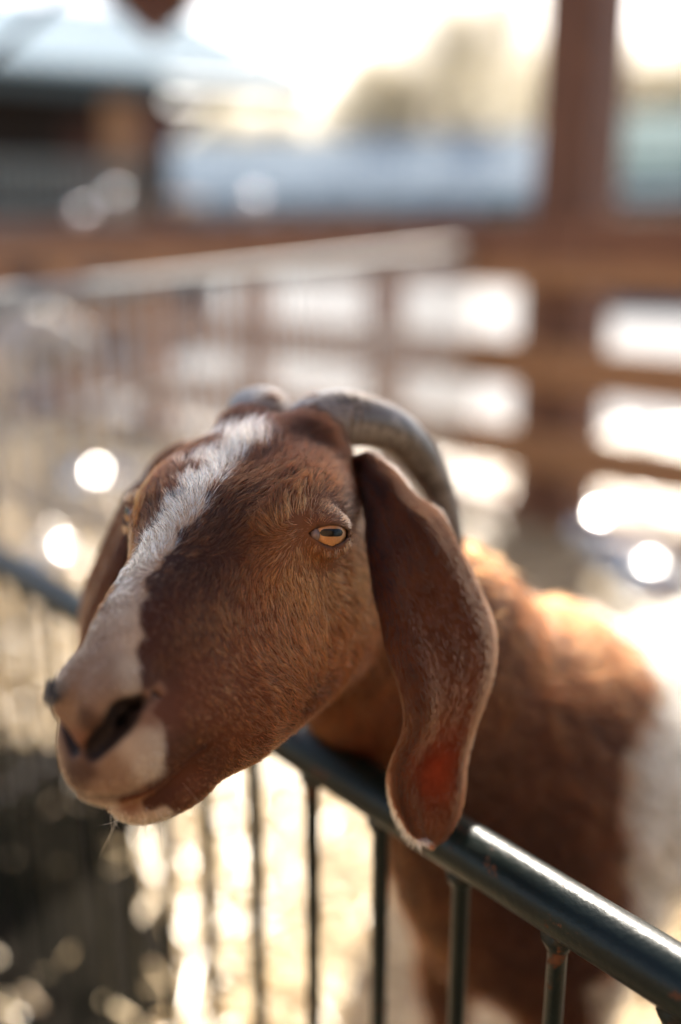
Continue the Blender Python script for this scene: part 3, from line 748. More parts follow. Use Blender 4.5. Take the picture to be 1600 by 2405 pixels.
tri = [on_barn(326, E0.z - .27, .30), on_barn(505, E0.z - .27, .30), on_barn(326, E0.z - .95, .30)]
ta = [p - Vector(barn.location) for p in tri]; tb = [p + back * .06 for p in ta]
gus = mesh_obj('gusset', ta + tb, [(0, 1, 2), (5, 4, 3), (0, 3, 4, 1), (1, 4, 5, 2), (2, 5, 3, 0)], M_red, None, False); gus.parent = barn
for i in range(16):
    px = -40 + i * 24; beam('slat', on_barn(px, 1.45, .15), on_barn(px, 1.90, .15), .05, .022, M_slat, barn, back)
beam('slat_rail', on_barn(-60, 1.34, .19), on_barn(345, 1.34, .19), .05, .08, M_slat, barn); beam('slat_rail', on_barn(-60, 1.86, .19), on_barn(345, 1.86, .19), .05, .08, M_slat, barn)
beam('low_wall', on_barn(-300, .58, .10), on_barn(500, .58, .10), .06, 1.1, M_red, barn)
beam('sill_board', on_barn(-300, 1.24, .02), on_barn(205, 1.24, .02), .16, .13, M_pale, barn)

pale = tag(empty('pale_post', Vector(at(432, 560, 6.9) * [1, 1, 0])), 'short pale timber post between barn and board fence', 'post')
pp = Vector(pale.location); beam('shaft', pp + Vector((0, 0, -.1)), pp + Vector((0, 0, 1.40)), .19, .19, M_pale, pale); beam('cap', pp + Vector((0, 0, 1.402)), pp + Vector((0, 0, 1.45)), .23, .23, M_pale, pale, (0, 1, 0))

# ------------------------------------------------------------------ pale hall far behind, second shed, trees
M_hall = plain('hall_wall', (.30, .34, .39), .7, 0, .12, 2); M_hroof = plain('hall_roof', (.17, .215, .255), .9, 0, .1, 1.5, .1); M_teal = plain('teal_paint', (.022, .10, .105), .8, 0, .15, 3, .1)
M_win = plain('window_dark', (.06, .09, .11), .12, 0, .2, 2); M_white = plain('white_paint', (.55, .55, .54), .6, 0, .06, 3)
def shed(name, label, px0, px1, d0, d1, z_eave, z_ridge, depth, wall, roofm, trim, nwin, win=(.9, 1.1, .9)):
    a, b = Vector(at(px0, 500, d0)), Vector(at(px1, 500, d1)); a.z = b.z = 0
    dx = (b - a).normalized(); bk = Vector((-dx.y, dx.x, 0)); bk = bk if bk.y > 0 else -bk
    h = tag(empty(name, (a + b) / 2), label, 'building'); Z = lambda p, z: Vector((p.x, p.y, z))
    L = (b - a).length
    zs = win[2]; ze = zs + win[1]
    beam('wall', Z(a, zs / 2), Z(b, zs / 2), .25, zs, wall, h, bev=0); beam('wall', Z(a, (ze + z_eave) / 2), Z(b, (ze + z_eave) / 2), .25, z_eave - ze, wall, h, bev=0)
    step = L / nwin
    for i in range(nwin + 1):
        p = a + dx * (i * step); beam('pier', Z(p, zs + .002), Z(p, ze - .002), step - win[0] if 0 < i < nwin else (step - win[0]) / 2, .24, wall, h, bk, 0)
    for i in range(nwin):
        p = a + dx * ((i + .5) * step) + bk * .06
        w_ = beam('window', Z(p, zs), Z(p, ze), win[0] + .02, .04, M_win, h, bk, 0)
        for e_ in (-.5, 0, .5):
            q_ = p + dx * (e_ * win[0] * .94) - bk * .05; beam('frame_bar', Z(q_, zs + .01), Z(q_, ze - .01), .06, .05, trim, w_, bk, 0)
    for p, nm in ((a, 'end_wall'), (b, 'end_wall')):
        beam(nm, Z(p + bk * .13, z_eave / 2), Z(p + bk * depth, z_eave / 2), .2, z_eave, wall, h, bev=0)
    ov = dx * .6; f = -bk * .7; rise = Vector((0, 0, z_ridge - z_eave)); mid = bk * depth / 2
    A, B = Z(a, z_eave) - ov, Z(b, z_eave) + ov; sl = Vector((0, 0, -(z_ridge - z_eave) * .7 / (depth / 2)))
    r1 = quad_slab('roof', A + f + sl, B + f + sl, B + mid + rise, A + mid + rise, .12, roofm, h); r2 = quad_slab('roof', A + mid + rise, B + mid + rise, B + bk * (depth + .7) + sl, A + bk * (depth + .7) + sl, .12, roofm, h)
    n_ = max(6, int(L / 1.2))
    for i in range(n_ + 1):
        s_ = A + (B - A) * (i / n_); up_ = Vector((0, 0, .03)); beam('seam', s_ + f + sl + up_, s_ + mid + rise + up_, .07, .06, roofm, r1, bev=0)
    beam('gutter', A + f + sl + Vector((0, 0, -.16)), B + f + sl + Vector((0, 0, -.16)), .14, .14, trim, h, bev=0)
    return h, a, b, dx, bk
hall, ha, hb, hdx, hbk = shed('long_hall', 'long pale blue hall with low pitched roof in the far middle', 300, 1345, 30, 27, 2.55, 4.15, 7.5, M_hall, M_hroof, M_white, 9, (1.0, 1.0, .95))
p = ha + hdx * ((hb - ha).length * .86) - hbk * .16
dr = beam('door', p + Vector((0, 0, .01)), p + Vector((0, 0, 2.2)), 1.0, .08, M_teal, hall, hbk, 0)
beam('handle', p + hdx * .38 - hbk * .07 + Vector((0, 0, .95)), p + hdx * .38 - hbk * .07 + Vector((0, 0, 1.15)), .03, .05, M_white, dr, hbk, 0)
shed('teal_shed', 'small shed with dark teal roof behind the thick post', 1440, 1980, 17, 16, 2.35, 3.35, 4.0, M_red, M_teal, M_white, 3, (1.1, .9, 1.0))

M_bark = wood('bark', (.05, .035, .025), (.10, .07, .05), (.16, .12, .09), .9)
def leaf_mat(name, c1, c2):
    m, nt, nn, l, b = new_mat(name); co = coords(nt); f = noise(nt, 3, 3, co)
    l.new(ramp(nt, f, [(.3, c1), (.7, c2)]), b.inputs['Base Color']); b.inputs['Roughness'].default_value = .5
    t = N(nt, 'BsdfTranslucent'); t.inputs[0].default_value = (*[x * 1.2 for x in c2], 1); mx = N(nt, 'MixShader'); mx.inputs[0].default_value = .6
    l.new(b.outputs[0], mx.inputs[1]); l.new(t.outputs[0], mx.inputs[2]); l.new(mx.outputs[0], nn['Material Output'].inputs[0]); return m
M_leaf = leaf_mat('hazed_olive_leaves', (.30, .28, .21), (.42, .39, .30)); M_leaf2 = leaf_mat('hazed_leaves', (.42, .375, .29), (.58, .53, .42))  # distance haze put into the leaf colours, paler than real foliage
def tree(px, d, h, w, label, mat, seed):
    r = np.random.default_rng(seed); base = Vector(at(px, 500, d)); base.z = 0
    t = tag(empty('tree', base), label, 'tree', 'trees far behind the hall')
    bx = np.array(base); ht = h * .42
    tube('trunk', [bx, bx + [.1, 0, ht * .5], bx + [.0, .1, ht], bx + [.15, 0, h * .7]], [.28, .22, .17, .06], M_bark, t, 10)
    cen = []
    for k in range(7):
        a = k * 2.4 + r.uniform(0, 1); tipp = bx + np.array([math.cos(a) * w * r.uniform(.3, .48), math.sin(a) * w * r.uniform(.3, .48), h * r.uniform(.55, .92)])
        st = bx + np.array([0, 0, ht * r.uniform(.7, 1.2)]); tube('limb', [st, (st + tipp) / 2 + [0, 0, -.2], tipp], [.1, .07, .03], M_bark, t, 7); cen.append(tipp)
    cen += [bx + [r.normal() * w * .17, r.normal() * w * .17, h * r.uniform(.55, .97)] for _ in range(26)]
    cen = np.array(cen); n = 9000; c = cen[r.integers(0, len(cen), n)]; P = c + r.normal(size=(n, 3)) * w * .085
    u = r.normal(size=(n, 3)); u /= np.linalg.norm(u, axis=1, keepdims=True); v = np.cross(u, r.normal(size=(n, 3))); v /= np.linalg.norm(v, axis=1, keepdims=True); s_ = r.uniform(.07, .15, (n, 1))
    V = np.stack([P - u * s_, P + v * s_ * .5, P + u * s_, P - v * s_ * .5], 1).reshape(-1, 3) - bx
    cr = mesh_obj('crown', V, np.arange(4 * n).reshape(-1, 4), mat, None, False); cr.parent = t
tree(905, 40, 8.0, 5.5, 'haze-paled tree behind the hall, third to the left of the thick post', M_leaf2, 1)
tree(1090, 38, 9.4, 6.5, 'tall haze-paled tree behind the hall, second to the left of the thick post', M_leaf2, 2)
tree(1215, 44, 8.8, 6.5, 'haze-paled tree whose right side the thick post hides', M_leaf2, 3)
tree(1500, 42, 8.6, 6.0, 'pale tree above the teal shed', M_leaf2, 4)
tree(1690, 40, 9.5, 6.5, 'olive tree at the edge of the picture beyond the teal shed', M_leaf, 5)
tree(655, 46, 6.4, 5.5, 'low pale tree in the middle of the gap between barn and hall roof', M_leaf2, 6)
tree(500, 44, 6.4, 5.5, 'low pale tree close to the right end of the barn', M_leaf2, 7)
tree(800, 48, 6.8, 6.0, 'low pale tree at the right of the gap under the sky', M_leaf2, 8)

# ------------------------------------------------------------------ things overhead
kb = at(345, 58, 3.0)
br = tag(empty('roof_bracket', (kb[0], kb[1], 0)), 'dark brown timber roof bracket hanging into the top edge', 'roof bracket')
br.location = Vector(kb)
kt = [at(185, -60, 3.0), at(530, -60, 3.05), at(352, 92, 3.0)]
beam('king_post', kb + np.array([0, 0, .1]), kb + np.array([0, 0, EZ + .2 - kb[2]]), .10, .12, M_dark, br)
gv = [Vector(p) - br.location for p in kt] + [Vector(p) - br.location + Vector((0, .08, 0)) for p in kt]
gp_ = mesh_obj('gusset', gv, [(0, 1, 2), (5, 4, 3), (0, 3, 4, 1), (1, 4, 5, 2), (2, 5, 3, 0)], M_brown, None, False); gp_.parent = br
beam('strut', kb + np.array([-.05, .04, .12]), kb + np.array([-.80, .10, .60]), .08, .12, M_brown, br, (0, 1, 0)); beam('strut', kb + np.array([.05, .04, .12]), kb + np.array([.80, .0, .60]), .08, .12, M_brown, br, (0, 1, 0))
M_cable = plain('cable', (.02, .025, .022), .6)
cpts = catmull([at(-120, 200, 2.6), at(0, 112, 2.6), at(52, 70, 2.65), at(102, 26, 2.7), at(150, -22, 2.75), at(300, -190, 2.9)], 40)
tag(tube('cable', cpts, .015, M_cable, None, 8), 'dark cable hanging across the upper left corner', 'cable')

# ------------------------------------------------------------------ the brown goat
goat = tag(empty('goat', (.25, 1.02, 0)), 'brown horned goat with white blaze and long hanging ears leaning over green rail', 'goat')
body_me = goat_mesh()
nv = len(body_me.vertices); vco = np.empty(nv * 3); body_me.vertices.foreach_get('co', vco); vco = vco.reshape(-1, 3)
skin = coat(vco) * .42
qv = w2h(vco); qa = qv.copy(); qa[:, 0] = np.abs(qa[:, 0]); ed = np.linalg.norm((qa - EYE_L), axis=1) * HS
rim = np.clip((EYE_R + .0030 - ed) / .0012, 0, 1)[:, None]
skin = skin * (1 - rim) + np.array([.05, .03, .022]) * rim
nosd = nostril_d(qa)
nin = np.clip((.0025 - nosd) / .002, 0, 1)[:, None]
mth = np.clip((.0035 - mouth_d(qa)) / .0015, 0, 1)[:, None]; skin = skin * (1 - mth) + np.array([.03, .013, .010]) * mth  # crease shade of the mouth line put into the skin colour
skin = skin * (1 - nin) + np.array([.008, .004, .003]) * nin  # nostril hollow darkened in the skin colour so it reads deep
ca = body_me.color_attributes.new('coat', 'FLOAT_COLOR', 'POINT')
ca.data.foreach_set('color', np.concatenate([skin, np.ones((nv, 1))], 1).astype(np.float32).ravel())
M_skin = attr_mat('goat_skin', .65); body_me.materials.append(M_skin)
M_hair = hair_mat('goat_hair'); M_bhair = hair_mat('body_hair', .28, .5, 1.38)
# fur (sampled in world space before the mesh is moved under the empty)
def head_dens(c):
    q = w2h(c); return np.where((q[:, 1] > -.01) & (np.linalg.norm(c - h2w((0, .12, -.08)), axis=1) < .26), 1., 0.)
P, n = sample_mesh(body_me, N_HEAD, head_dens)
q = w2h(P); qa = q.copy(); qa[:, 0] = np.abs(qa[:, 0])
e = (qa - EYE_L) * HS; er = np.linalg.norm(e, axis=1)
u_, v_ = e @ EU, e @ EV; fo = 1 - (u_ / .0175) ** 2
ineye = (er < .026) & (v_ < .0068 * fo) & (v_ > -.0096 * fo) & (e @ EW > 0)
nosd = nostril_d(qa)
keep = (mouth_d(qa) > .0022) & ~ineye & (nosd > .0022) & (er > EYE_R + .0012)
P, n, q, er, nosd = P[keep], n[keep], q[keep], er[keep], nosd[keep]
cc = coat(jitter(P, .0026)); whiteness = np.clip((cc.mean(1) - .3) / .25, 0, 1)
yy = q[:, 1]
L = .0125 - .0085 * np.clip((yy - .10) / .12, 0, 1)                # shorter towards the muzzle
L *= .40 + .60 * np.clip((er - EYE_R) / .03, 0, 1)
L *= 1 + .55 * whiteness * np.clip((.12 - yy) / .06, 0, 1)
L *= np.clip(nosd / .012, .3, 1) * rng.uniform(.6, 1.25, len(P))
lift = .26 + .14 * whiteness * np.clip((.12 - yy) / .06, 0, 1)
X = strands(P, n, flow(P), L * 1.15, lift, .68, 18, .20)
fur = hair_obj('fur', X, rng.uniform(.00011, .00022, len(P)), vary(cc * np.exp(.30 * vnoise(P, 420, 21))[:, None], .5), M_hair, goat)
# coarser coat of neck, body and legs
def body_dens(c):
    q = w2h(c); h = (q[:, 1] > -.004) & (np.linalg.norm(c - h2w((0, .12, -.08)), axis=1) < .255)
    return np.where(h, 0., np.where((c - C1) @ BN < .25, 1., .35))
P, n = sample_mesh(body_me, N_BODY, body_dens)
cc = coat(jitter(P, .006))
X = strands(P, n, flow(P), rng.uniform(.016, .042, len(P)) * np.where(w2h(P)[:, 1] > -.08, .5, 1), np.full(len(P), .38), .75, 26, .30, 6)
fur2 = hair_obj('body_fur', X, rng.uniform(.0002, .00042, len(P)), vary(cc, .3), M_bhair, goat)
body_me.transform(Matrix.Translation(-Vector(goat.location)))
body = bpy.data.objects.new('body', body_me); COL.objects.link(body); body.parent = goat
# ears
def ear_mat():
    m, nt, nn, l, b = new_mat('ear_skin'); nn.remove(b)
    co = coords(nt); f = noise(nt, 60, 5, co, .6)
    tc = N(nt, 'TexCoord'); thin = N(nt, 'VectorMath', operation='DISTANCE'); l.new(tc.outputs['Object'], thin.inputs[0]); thin.inputs[1].default_value = EAR_THIN
    mr = N(nt, 'MapRange'); mr.inputs['From Min'].default_value = .0; mr.inputs['From Max'].default_value = .042; mr.inputs['To Min'].default_value = .34; mr.inputs['To Max'].default_value = .20
    ad = N(nt, 'Math', operation='MULTIPLY_ADD'); l.new(noise(nt, 110, 4, co, .6), ad.inputs[0]); ad.inputs[1].default_value = .06; l.new(thin.outputs['Value'], ad.inputs[2])
    sb = N(nt, 'Math', operation='SUBTRACT'); l.new(ad.outputs[0], sb.inputs[0]); sb.inputs[1].default_value = .026; l.new(sb.outputs[0], mr.inputs['Value'])
    d = N(nt, 'BsdfDiffuse'); t = N(nt, 'BsdfTranslucent'); mx = N(nt, 'MixShader'); dm = N(nt, 'Mix', data_type='RGBA'); tm = N(nt, 'Mix', data_type='RGBA')
    l.new(ramp(nt, f, [(.3, (.050, .020, .010)), (.7, (.075, .031, .016))]), dm.inputs['A']); l.new(ramp(nt, f, [(.3, (.50, .10, .025)), (.7, (.85, .27, .08))]), tm.inputs['A'])
    rm_ = N(nt, 'Attribute', attribute_name='rim')
    for mm_ in (dm, tm):
        mm_.inputs['B'].default_value = (.85, .68, .52, 1); l.new(rm_.outputs['Fac'], mm_.inputs['Factor'])
    l.new(dm.outputs['Result'], d.inputs[0]); l.new(tm.outputs['Result'], t.inputs[0])
    mxf = N(nt, 'Math', operation='MAXIMUM'); l.new(mr.outputs[0], mxf.inputs[0]); l.new(rm_.outputs['Fac'], mxf.inputs[1]); l.new(mxf.outputs[0], mx.inputs[0])
    l.new(d.outputs[0], mx.inputs[1]); l.new(t.outputs[0], mx.inputs[2]); l.new(mx.outputs[0], nn['Material Output'].inputs[0]); return m
EAR_THIN = tuple(at(1012, 1800, .722) - np.array(goat.location))      # bare thin skin low on the near ear
M_ear = ear_mat()
def ear_color(s_, t_):
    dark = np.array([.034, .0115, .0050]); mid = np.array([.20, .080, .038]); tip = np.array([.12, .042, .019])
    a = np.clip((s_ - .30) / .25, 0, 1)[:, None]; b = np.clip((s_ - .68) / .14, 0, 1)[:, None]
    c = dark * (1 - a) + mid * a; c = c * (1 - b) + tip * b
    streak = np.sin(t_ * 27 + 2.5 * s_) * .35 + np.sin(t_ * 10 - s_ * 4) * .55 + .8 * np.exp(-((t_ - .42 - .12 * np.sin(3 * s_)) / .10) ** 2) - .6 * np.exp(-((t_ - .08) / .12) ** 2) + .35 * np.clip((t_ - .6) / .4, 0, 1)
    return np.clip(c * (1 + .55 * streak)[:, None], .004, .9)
G = ear_grid()
def far_out(v): return h2w(w2h(v) + [.015, 0, 0])
M_earhair = hair_mat('ear_hair', .35)
for side in (1, -1):
    v, f = (ear_v, ear_f) if side == 1 else (far_out(mirror(ear_v)), [x[::-1] for x in ear_f])
    ear = part('ear', v, f, M_ear, goat)
    nr, nc = G.shape[:2]
    rimv = np.zeros((nr, nc)); rimv[:, -1] = .9; rimv[:, -2] = .8; rimv[:, -3] = .25; rimv[:6] = 0; rimv[int(nr * .74):, 0] = .5  # cream margin painted along the edge where the sunlit rim shows
    ra_ = ear.data.attributes.new('rim', 'FLOAT', 'POINT'); ra_.data.foreach_set('value', np.concatenate([rimv.ravel(), rimv.ravel()]).astype(np.float32))
    ne = N_EAR if side == 1 else N_EAR // 2
    du = np.gradient(G, axis=0); dv = np.gradient(G, axis=1); nn_ = np.cross(dv, du); nn_ /= np.linalg.norm(nn_, axis=2, keepdims=True) + 1e-9
    du_ = du / (np.linalg.norm(du, axis=2, keepdims=True) + 1e-9)
    i = rng.uniform(0, nr - 1.001, ne); j = rng.uniform(0, nc - 1.001, ne)
    ne_edge = int(ne * .22); j[:ne_edge] = np.where(rng.random(ne_edge) < .75, nc - 1.05, .05)
    i0, j0 = i.astype(int), j.astype(int); fi, fj = (i - i0)[:, None], (j - j0)[:, None]
    bil = lambda A: (A[i0, j0] * (1 - fi) + A[i0 + 1, j0] * fi) * (1 - fj) + (A[i0, j0 + 1] * (1 - fi) + A[i0 + 1, j0 + 1] * fi) * fj
    sgn = np.where(rng.random(ne) < .62, 1, -1)[:, None]
    P, n, t = bil(G), bil(nn_) * sgn, bil(du_)
    P = P + n * .0031
    edge_out = bil(dv / (np.linalg.norm(dv, axis=2, keepdims=True) + 1e-9)) * np.where(j > nc / 2, 1, -1)[:, None]
    we = np.zeros(ne); we[:ne_edge] = 1
    t = t + edge_out * (we * .7)[:, None]; n = n * (1 - .6 * we)[:, None] + edge_out * (.6 * we)[:, None]; n /= np.linalg.norm(n, axis=1, keepdims=True)
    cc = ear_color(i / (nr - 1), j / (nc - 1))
    thinm = np.exp(-(np.linalg.norm(bil(G) - (np.array(EAR_THIN) + np.array(goat.location)), axis=1) / .022) ** 2)
    wp_ = we * np.where(j > nc / 2, 1, np.clip((i / nr - .72) * 8, 0, 1)); cc = cc * (1 - wp_)[:, None] + np.array([.78, .62, .48]) * wp_[:, None]  # edge hairs coloured pale to carry the sunlit rim
    Lh = rng.uniform(.005, .0085, ne) * (1 + .3 * we) * (1 - .75 * thinm) * np.where(i / nr < .3, 1.5, 1)
    if side == -1: P, n, t = far_out(mirror(P)), (lambda a: ((a @ HR) * [-1, 1, 1]) @ HR.T)(n), (lambda a: ((a @ HR) * [-1, 1, 1]) @ HR.T)(t)
    X = strands(P, n, t, Lh, np.full(ne, .16), .45, 10, .12, 5)
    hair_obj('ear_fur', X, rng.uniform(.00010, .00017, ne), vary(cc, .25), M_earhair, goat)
# horns
def horn_mat():
    m, nt, nn, l, b = new_mat('horn'); co = coords(nt); f = noise(nt, 70, 6, co, .65)
    f2 = noise(nt, 14, 3, co)
    mx = N(nt, 'Math', operation='ADD'); l.new(f, mx.inputs[0]); l.new(f2, mx.inputs[1])
    l.new(ramp(nt, mx.outputs[0], [(.7, (.030, .024, .019)), (1.0, (.085, .072, .060)), (1.3, (.20, .18, .155))]), b.inputs['Base Color']); b.inputs['Roughness'].default_value = .30
    bump(nt, f, b, .5, .0012); return m
M_horn = horn_mat()
part('horn', horn_v, horn_f, M_horn, goat); far_horn = h2w(w2h(mirror(horn_v)) + [.010, 0, 0])
part('horn', far_horn, [x[::-1] for x in horn_f], M_horn, goat)
# eyes
def eye_mat():
    m, nt, nn, l, b = new_mat('iris'); tc = N(nt, 'TexCoord'); sp = N(nt, 'SeparateXYZ'); l.new(tc.outputs['Object'], sp.inputs[0])
    ln = N(nt, 'VectorMath', operation='LENGTH'); cx_ = N(nt, 'CombineXYZ'); l.new(sp.outputs[0], cx_.inputs[0]); l.new(sp.outputs[1], cx_.inputs[1]); l.new(cx_.outputs[0], ln.inputs[0])
    mr = N(nt, 'MapRange'); mr.inputs['From Max'].default_value = EYE_R; l.new(ln.outputs['Value'], mr.inputs['Value'])
    base = ramp(nt, mr.outputs[0], [(0, (.48, .24, .085)), (.55, (.55, .30, .115)), (.82, (.36, .18, .07)), (.93, (.06, .035, .025)), (1, (.10, .07, .06))])
    nz = noise(nt, 900, 5, tc.outputs['Object'], .6); mix = N(nt, 'Mix', data_type='RGBA', blend_type='MULTIPLY'); mix.inputs['Factor'].default_value = .6
    l.new(base, mix.inputs['A']); l.new(ramp(nt, nz, [(.3, (.55, .5, .45)), (.7, (1, 1, 1))]), mix.inputs['B']); l.new(mix.outputs['Result'], b.inputs['Base Color']); b.inputs['Roughness'].default_value = .5
    return m
def cornea_mat():
    m, nt, nn, l, b = new_mat('cornea'); nn.remove(b)
    t = N(nt, 'BsdfTransparent'); g = N(nt, 'BsdfGlossy'); g.inputs['Roughness'].default_value = .02; fr = N(nt, 'Fresnel'); fr.inputs['IOR'].default_value = 1.35
    mx = N(nt, 'MixShader'); l.new(fr.outputs[0], mx.inputs[0]); l.new(t.outputs[0], mx.inputs[1]); l.new(g.outputs[0], mx.inputs[2]); l.new(mx.outputs[0], nn['Material Output'].inputs[0]); return m
PUP = None
M_iris, M_cornea, M_pupil, M_duct = eye_mat(), cornea_mat(), plain('pupil', (.004, .005, .005), .7, 0, .1, 12, .0), plain('third_eyelid', (.16, .11, .09), .3, 0, .3, 300)
def sphere_vf(r, nu=32, nvv=20, sc=(1, 1, 1)):
    v = [(r * math.sin(math.pi * i / nvv) * math.cos(2 * math.pi * j / nu) * sc[0], r * math.sin(math.pi * i / nvv) * math.sin(2 * math.pi * j / nu) * sc[1], r * math.cos(math.pi * i / nvv) * sc[2]) for i in range(1, nvv) for j in range(nu)]
    v = [(0, 0, r * sc[2])] + v + [(0, 0, -r * sc[2])]
    f = [(0, 1 + j, 1 + (j + 1) % nu) for j in range(nu)]
    for i in range(nvv - 2):
        f += [(1 + i * nu + j, 1 + (i + 1) * nu + j, 1 + (i + 1) * nu + (j + 1) % nu, 1 + i * nu + (j + 1) % nu) for j in range(nu)]
    f += [(len(v) - 1, 1 + (nvv - 2) * nu + (j + 1) % nu, 1 + (nvv - 2) * nu + j) for j in range(nu)]
    return v, f
for side in (-1, 1):
    mir = np.array([side, 1, 1])
    c = h2w(EYE_L * mir); w = HR @ (EW * mir); u = HR @ (EU * mir); vv = HR @ (EV * mir)
    xx = np.cross(vv, w); xx /= np.linalg.norm(xx); Mx = Matrix([[xx[i], vv[i], w[i]] for i in range(3)])
    sv, sf = sphere_vf(EYE_R)
    eye = mesh_obj('eye', sv, sf, M_iris); eye.parent = goat; eye.location = Vector(c) - goat.location; eye.rotation_euler = Mx.to_euler()
    sv, sf = sphere_vf(EYE_R * 1.03); co_ = mesh_obj('cornea', sv, sf, M_cornea); co_.parent = eye
    # slot pupil: a patch that follows the ball
    pv, pf = [], []
    a, bq, K = .0084, .0025, 18
    for i in range(K):
        x = -a + 2 * a * i / (K - 1); hh = bq * (1 - abs(x / a) ** 4) ** .5 + .0002
        for k in range(3):
            y = hh * (k - 1) + .0004; pv.append((x, y, math.sqrt((EYE_R * 1.008) ** 2 - x * x - y * y)))
    for i in range(K - 1):
        for k in range(2): pf.append((i * 3 + k, (i + 1) * 3 + k, (i + 1) * 3 + k + 1, i * 3 + k + 1))
    pu = mesh_obj('pupil', pv, pf, M_pupil); pu.parent = eye
    sv, sf = sphere_vf(.0046, 16, 10, (.75, 1, 1)); du2 = mesh_obj('third_eyelid', sv, sf, M_duct); du2.parent = eye
    du2.location = (math.copysign(.0108, xx @ u), -.0010, .0098)
# chin whiskers, lashes, tuft under the jaw
WH = []
for _ in range(24):
    WH.append((rng.uniform(-.024, .026), rng.uniform(.205, .262), rng.uniform(-.178, -.15)))
wp = h2w(np.array(WH)); wp = project(goat_sdf, wp, 6); wnrm = grad(goat_sdf, wp)
wd = np.tile(HR @ np.array([0, .35, -.9]), (len(wp), 1)) + rng.normal(size=wp.shape) * .35
X = strands(wp, wnrm, wd, rng.uniform(.008, .026, len(wp)), np.full(len(wp), .9), .0, 5, .3, 8)
hair_obj('whiskers', X, np.full(len(wp), .00011), np.tile([.62, .52, .42], (len(wp), 1)), M_hair, goat)
tp = h2w(np.array([-.014, .155, -.19]) + rng.normal(size=(700, 3)) * [.007, .013, .006]); tp = project(goat_sdf, tp, 6); tn = grad(goat_sdf, tp)
X = strands(tp, tn, np.tile(HR @ np.array([-.1, -.3, -.9]), (len(tp), 1)), rng.uniform(.006, .016, len(tp)), np.full(len(tp), .7), .5, 10, .35)
hair_obj('jaw_tuft', X, np.full(len(tp), .00013), vary(np.tile([.06, .028, .015], (len(tp), 1)), .3), M_hair, goat)

# ------------------------------------------------------------------ added glint bowls, second goat, straw mound, fly
M_steel = plain('bowl_steel', (.66, .66, .65), .20, 1, .06, 20)
def bowl(px, py, label, s=1.0):  # bowls added to catch the sun as round bright glints
    p = atz(px, py, 0); nc = 40
    b = tag(empty('glint_bowl', (p[0], p[1], .03)), label, 'bowl', 'steel bowls added for glints')
    rows = [(.128, .004), (.134, .010), (.130, .017), (.120, .014)] + [(.118 * math.cos(a), .014 + .085 * math.sin(a)) for a in np.linspace(.05, 1.15, 10)] + [(.036, .094), (.030, .090), (0, .090)]
    v = [(math.cos(2 * math.pi * j / nc) * r * s, math.sin(2 * math.pi * j / nc) * r * s, z * s) for r, z in rows for j in range(nc)]
    f = [(i * nc + j, i * nc + (j + 1) % nc, (i + 1) * nc + (j + 1) % nc, (i + 1) * nc + j) for i in range(len(rows) - 1) for j in range(nc)]
    o = mesh_obj('shell', v[4 * nc:], [tuple(x - 4 * nc for x in q) for q in f if min(q) >= 4 * nc], M_steel); o.parent = b
    r = mesh_obj('rolled_rim', v[:5 * nc], [q for q in f if max(q) < 5 * nc], M_steel); r.parent = b
bowl(1400, 1275, 'upturned steel bowl added for a glint, right below the foot of the thick post')
bowl(1462, 1335, 'upturned steel bowl added for a glint, in the middle of the three behind the goat')
bowl(1530, 1395, 'upturned steel bowl added for a glint, nearest the goat, right above its back', 1.1)
bowl(205, 1150, 'upturned steel bowl on straw left of the goat\'s far ear', .9)
bowl(286, 1142, 'small upturned steel bowl added for a glint, beside the other one left of the head', .9)
bowl(128, 1335, 'upturned steel bowl added for a glint, just above the left end of the green rail', .8)

M_bw = None
def pied_mat():
    m, nt, n, l, b = new_mat('pied_coat'); co = coords(nt); f = noise(nt, 3.6, 2, co)
    l.new(ramp(nt, f, [(.50, (.02, .022, .02)), (.53, (.45, .43, .40))]), b.inputs['Base Color']); b.inputs['Roughness'].default_value = .75; return m
g2 = empty('pied_goat', (0, 0, 0)); tag(g2, 'black and white goat standing beyond the wire mesh at the far left', 'goat')
m2 = body_me.copy(); m2.materials.clear(); m2.materials.append(pied_mat())
b2 = bpy.data.objects.new('body', m2); COL.objects.link(b2); b2.parent = g2
for nm, v, f, mt in (('horn', horn_v, horn_f, M_horn), ('ear', ear_v, ear_f, m2.materials[0])):
    for vv_, ff_ in ((v, f), (mirror(v), [x[::-1] for x in f])):
        o = mesh_obj(nm, vv_ - np.array(goat.location), ff_, mt); o.parent = g2
gp = at(-130, 900, 3.6); g2.location = (gp[0], gp[1], 0); g2.rotation_euler = (0, 0, R_(118)); g2.scale = (.92, .92, .92)

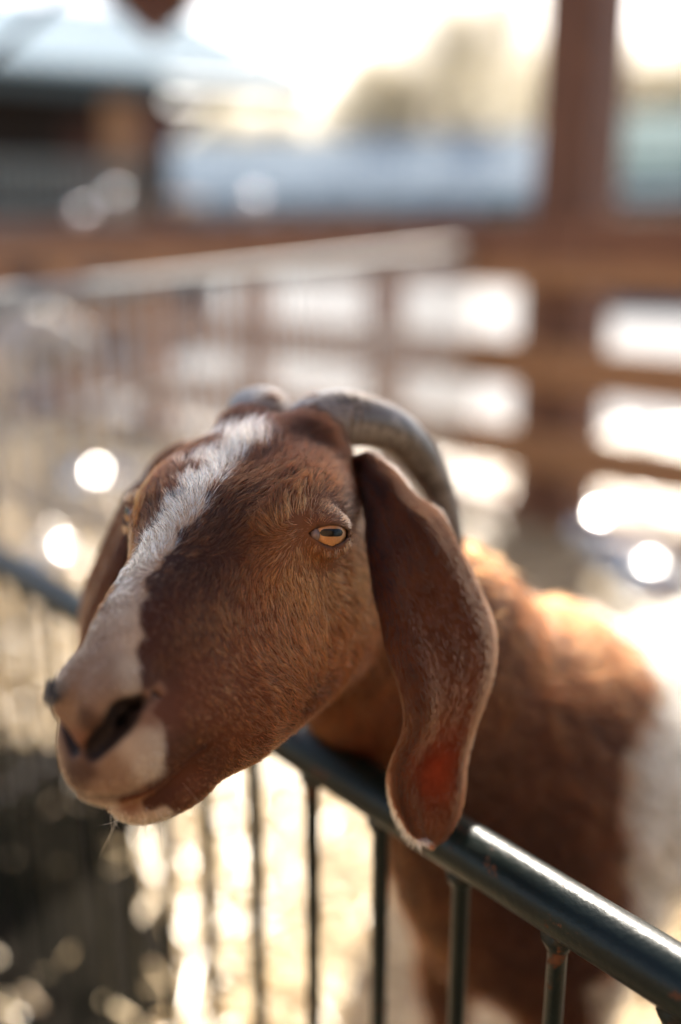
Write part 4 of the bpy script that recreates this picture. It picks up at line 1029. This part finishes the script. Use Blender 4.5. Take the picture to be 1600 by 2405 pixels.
# fly on the nose
M_fly = plain('fly_black', (.008, .008, .009), .35, 0, .2, 400)
def wing_mat():
    m, nt, n, l, b = new_mat('fly_wing'); b.inputs['Base Color'].default_value = (.25, .25, .24, 1); b.inputs['Alpha'].default_value = .35; b.inputs['Roughness'].default_value = .2; return m
fp = at(120, 1630, .572); fl = tag(empty('fly', fp), 'tiny black fly perched on the tip of the goat\'s nose', 'fly')
for nm, off, sc in (('abdomen', (-.0016, 0, .0), (.0040, .0036, .0034)), ('thorax', (.0026, 0, .0004), (.0026, .0025, .0024)), ('head', (.0053, 0, .0), (.0016, .0020, .0017))):
    v, f = sphere_vf(1, 16, 10); o = mesh_obj(nm, np.array(v) * sc + off, f, M_fly); o.parent = fl
for s in (-1, 1):
    w_ = mesh_obj('wing', [(.002, s * .001, .0022), (-.002, s * .0036, .0034), (-.0050, s * .0030, .0034), (-.004, s * .0008, .0030)], [(0, 1, 2, 3)], wing_mat(), None, False); w_.parent = fl
    for k in range(3):
        t_ = tube('leg', [np.array([.0035 - .0022 * k, s * .001, 0]), np.array([.0045 - .003 * k, s * .0035, .0008]), np.array([.005 - .0035 * k, s * .0052, -.003])], .0003, M_fly, None, 5); t_.parent = fl
fl.rotation_euler = (R_(10), R_(-75), R_(60)); fl.scale = (1.25, 1.25, 1.25)

# ball-capped steel poles added for round sun glints beyond the panel
M_ball = plain('polished_steel', (.75, .76, .77), .28, 1, .05, 40)
for px, py, d, label in ((596, 468, 6.4, 'thin steel pole with ball cap added for a glint, between barn and hall'), (268, 458, 6.9, 'thin steel pole with ball cap added for a glint, before the barn slats'), (192, 500, 6.6, 'short steel pole with ball cap added for a glint, before the barn wall')):
    c = at(px, py, d); po = tag(empty('glint_pole', (c[0], c[1], 0)), label, 'pole', 'steel poles added for glints')
    tube('pole', [(c[0], c[1], 0), (c[0], c[1], c[2] / 2), (c[0], c[1], c[2] - .02)], .014, M_galv, po, 10)
    v, f = sphere_vf(.045, 24, 16); o = mesh_obj('ball_cap', v, f, M_ball); o.parent = po; o.location = (0, 0, c[2])
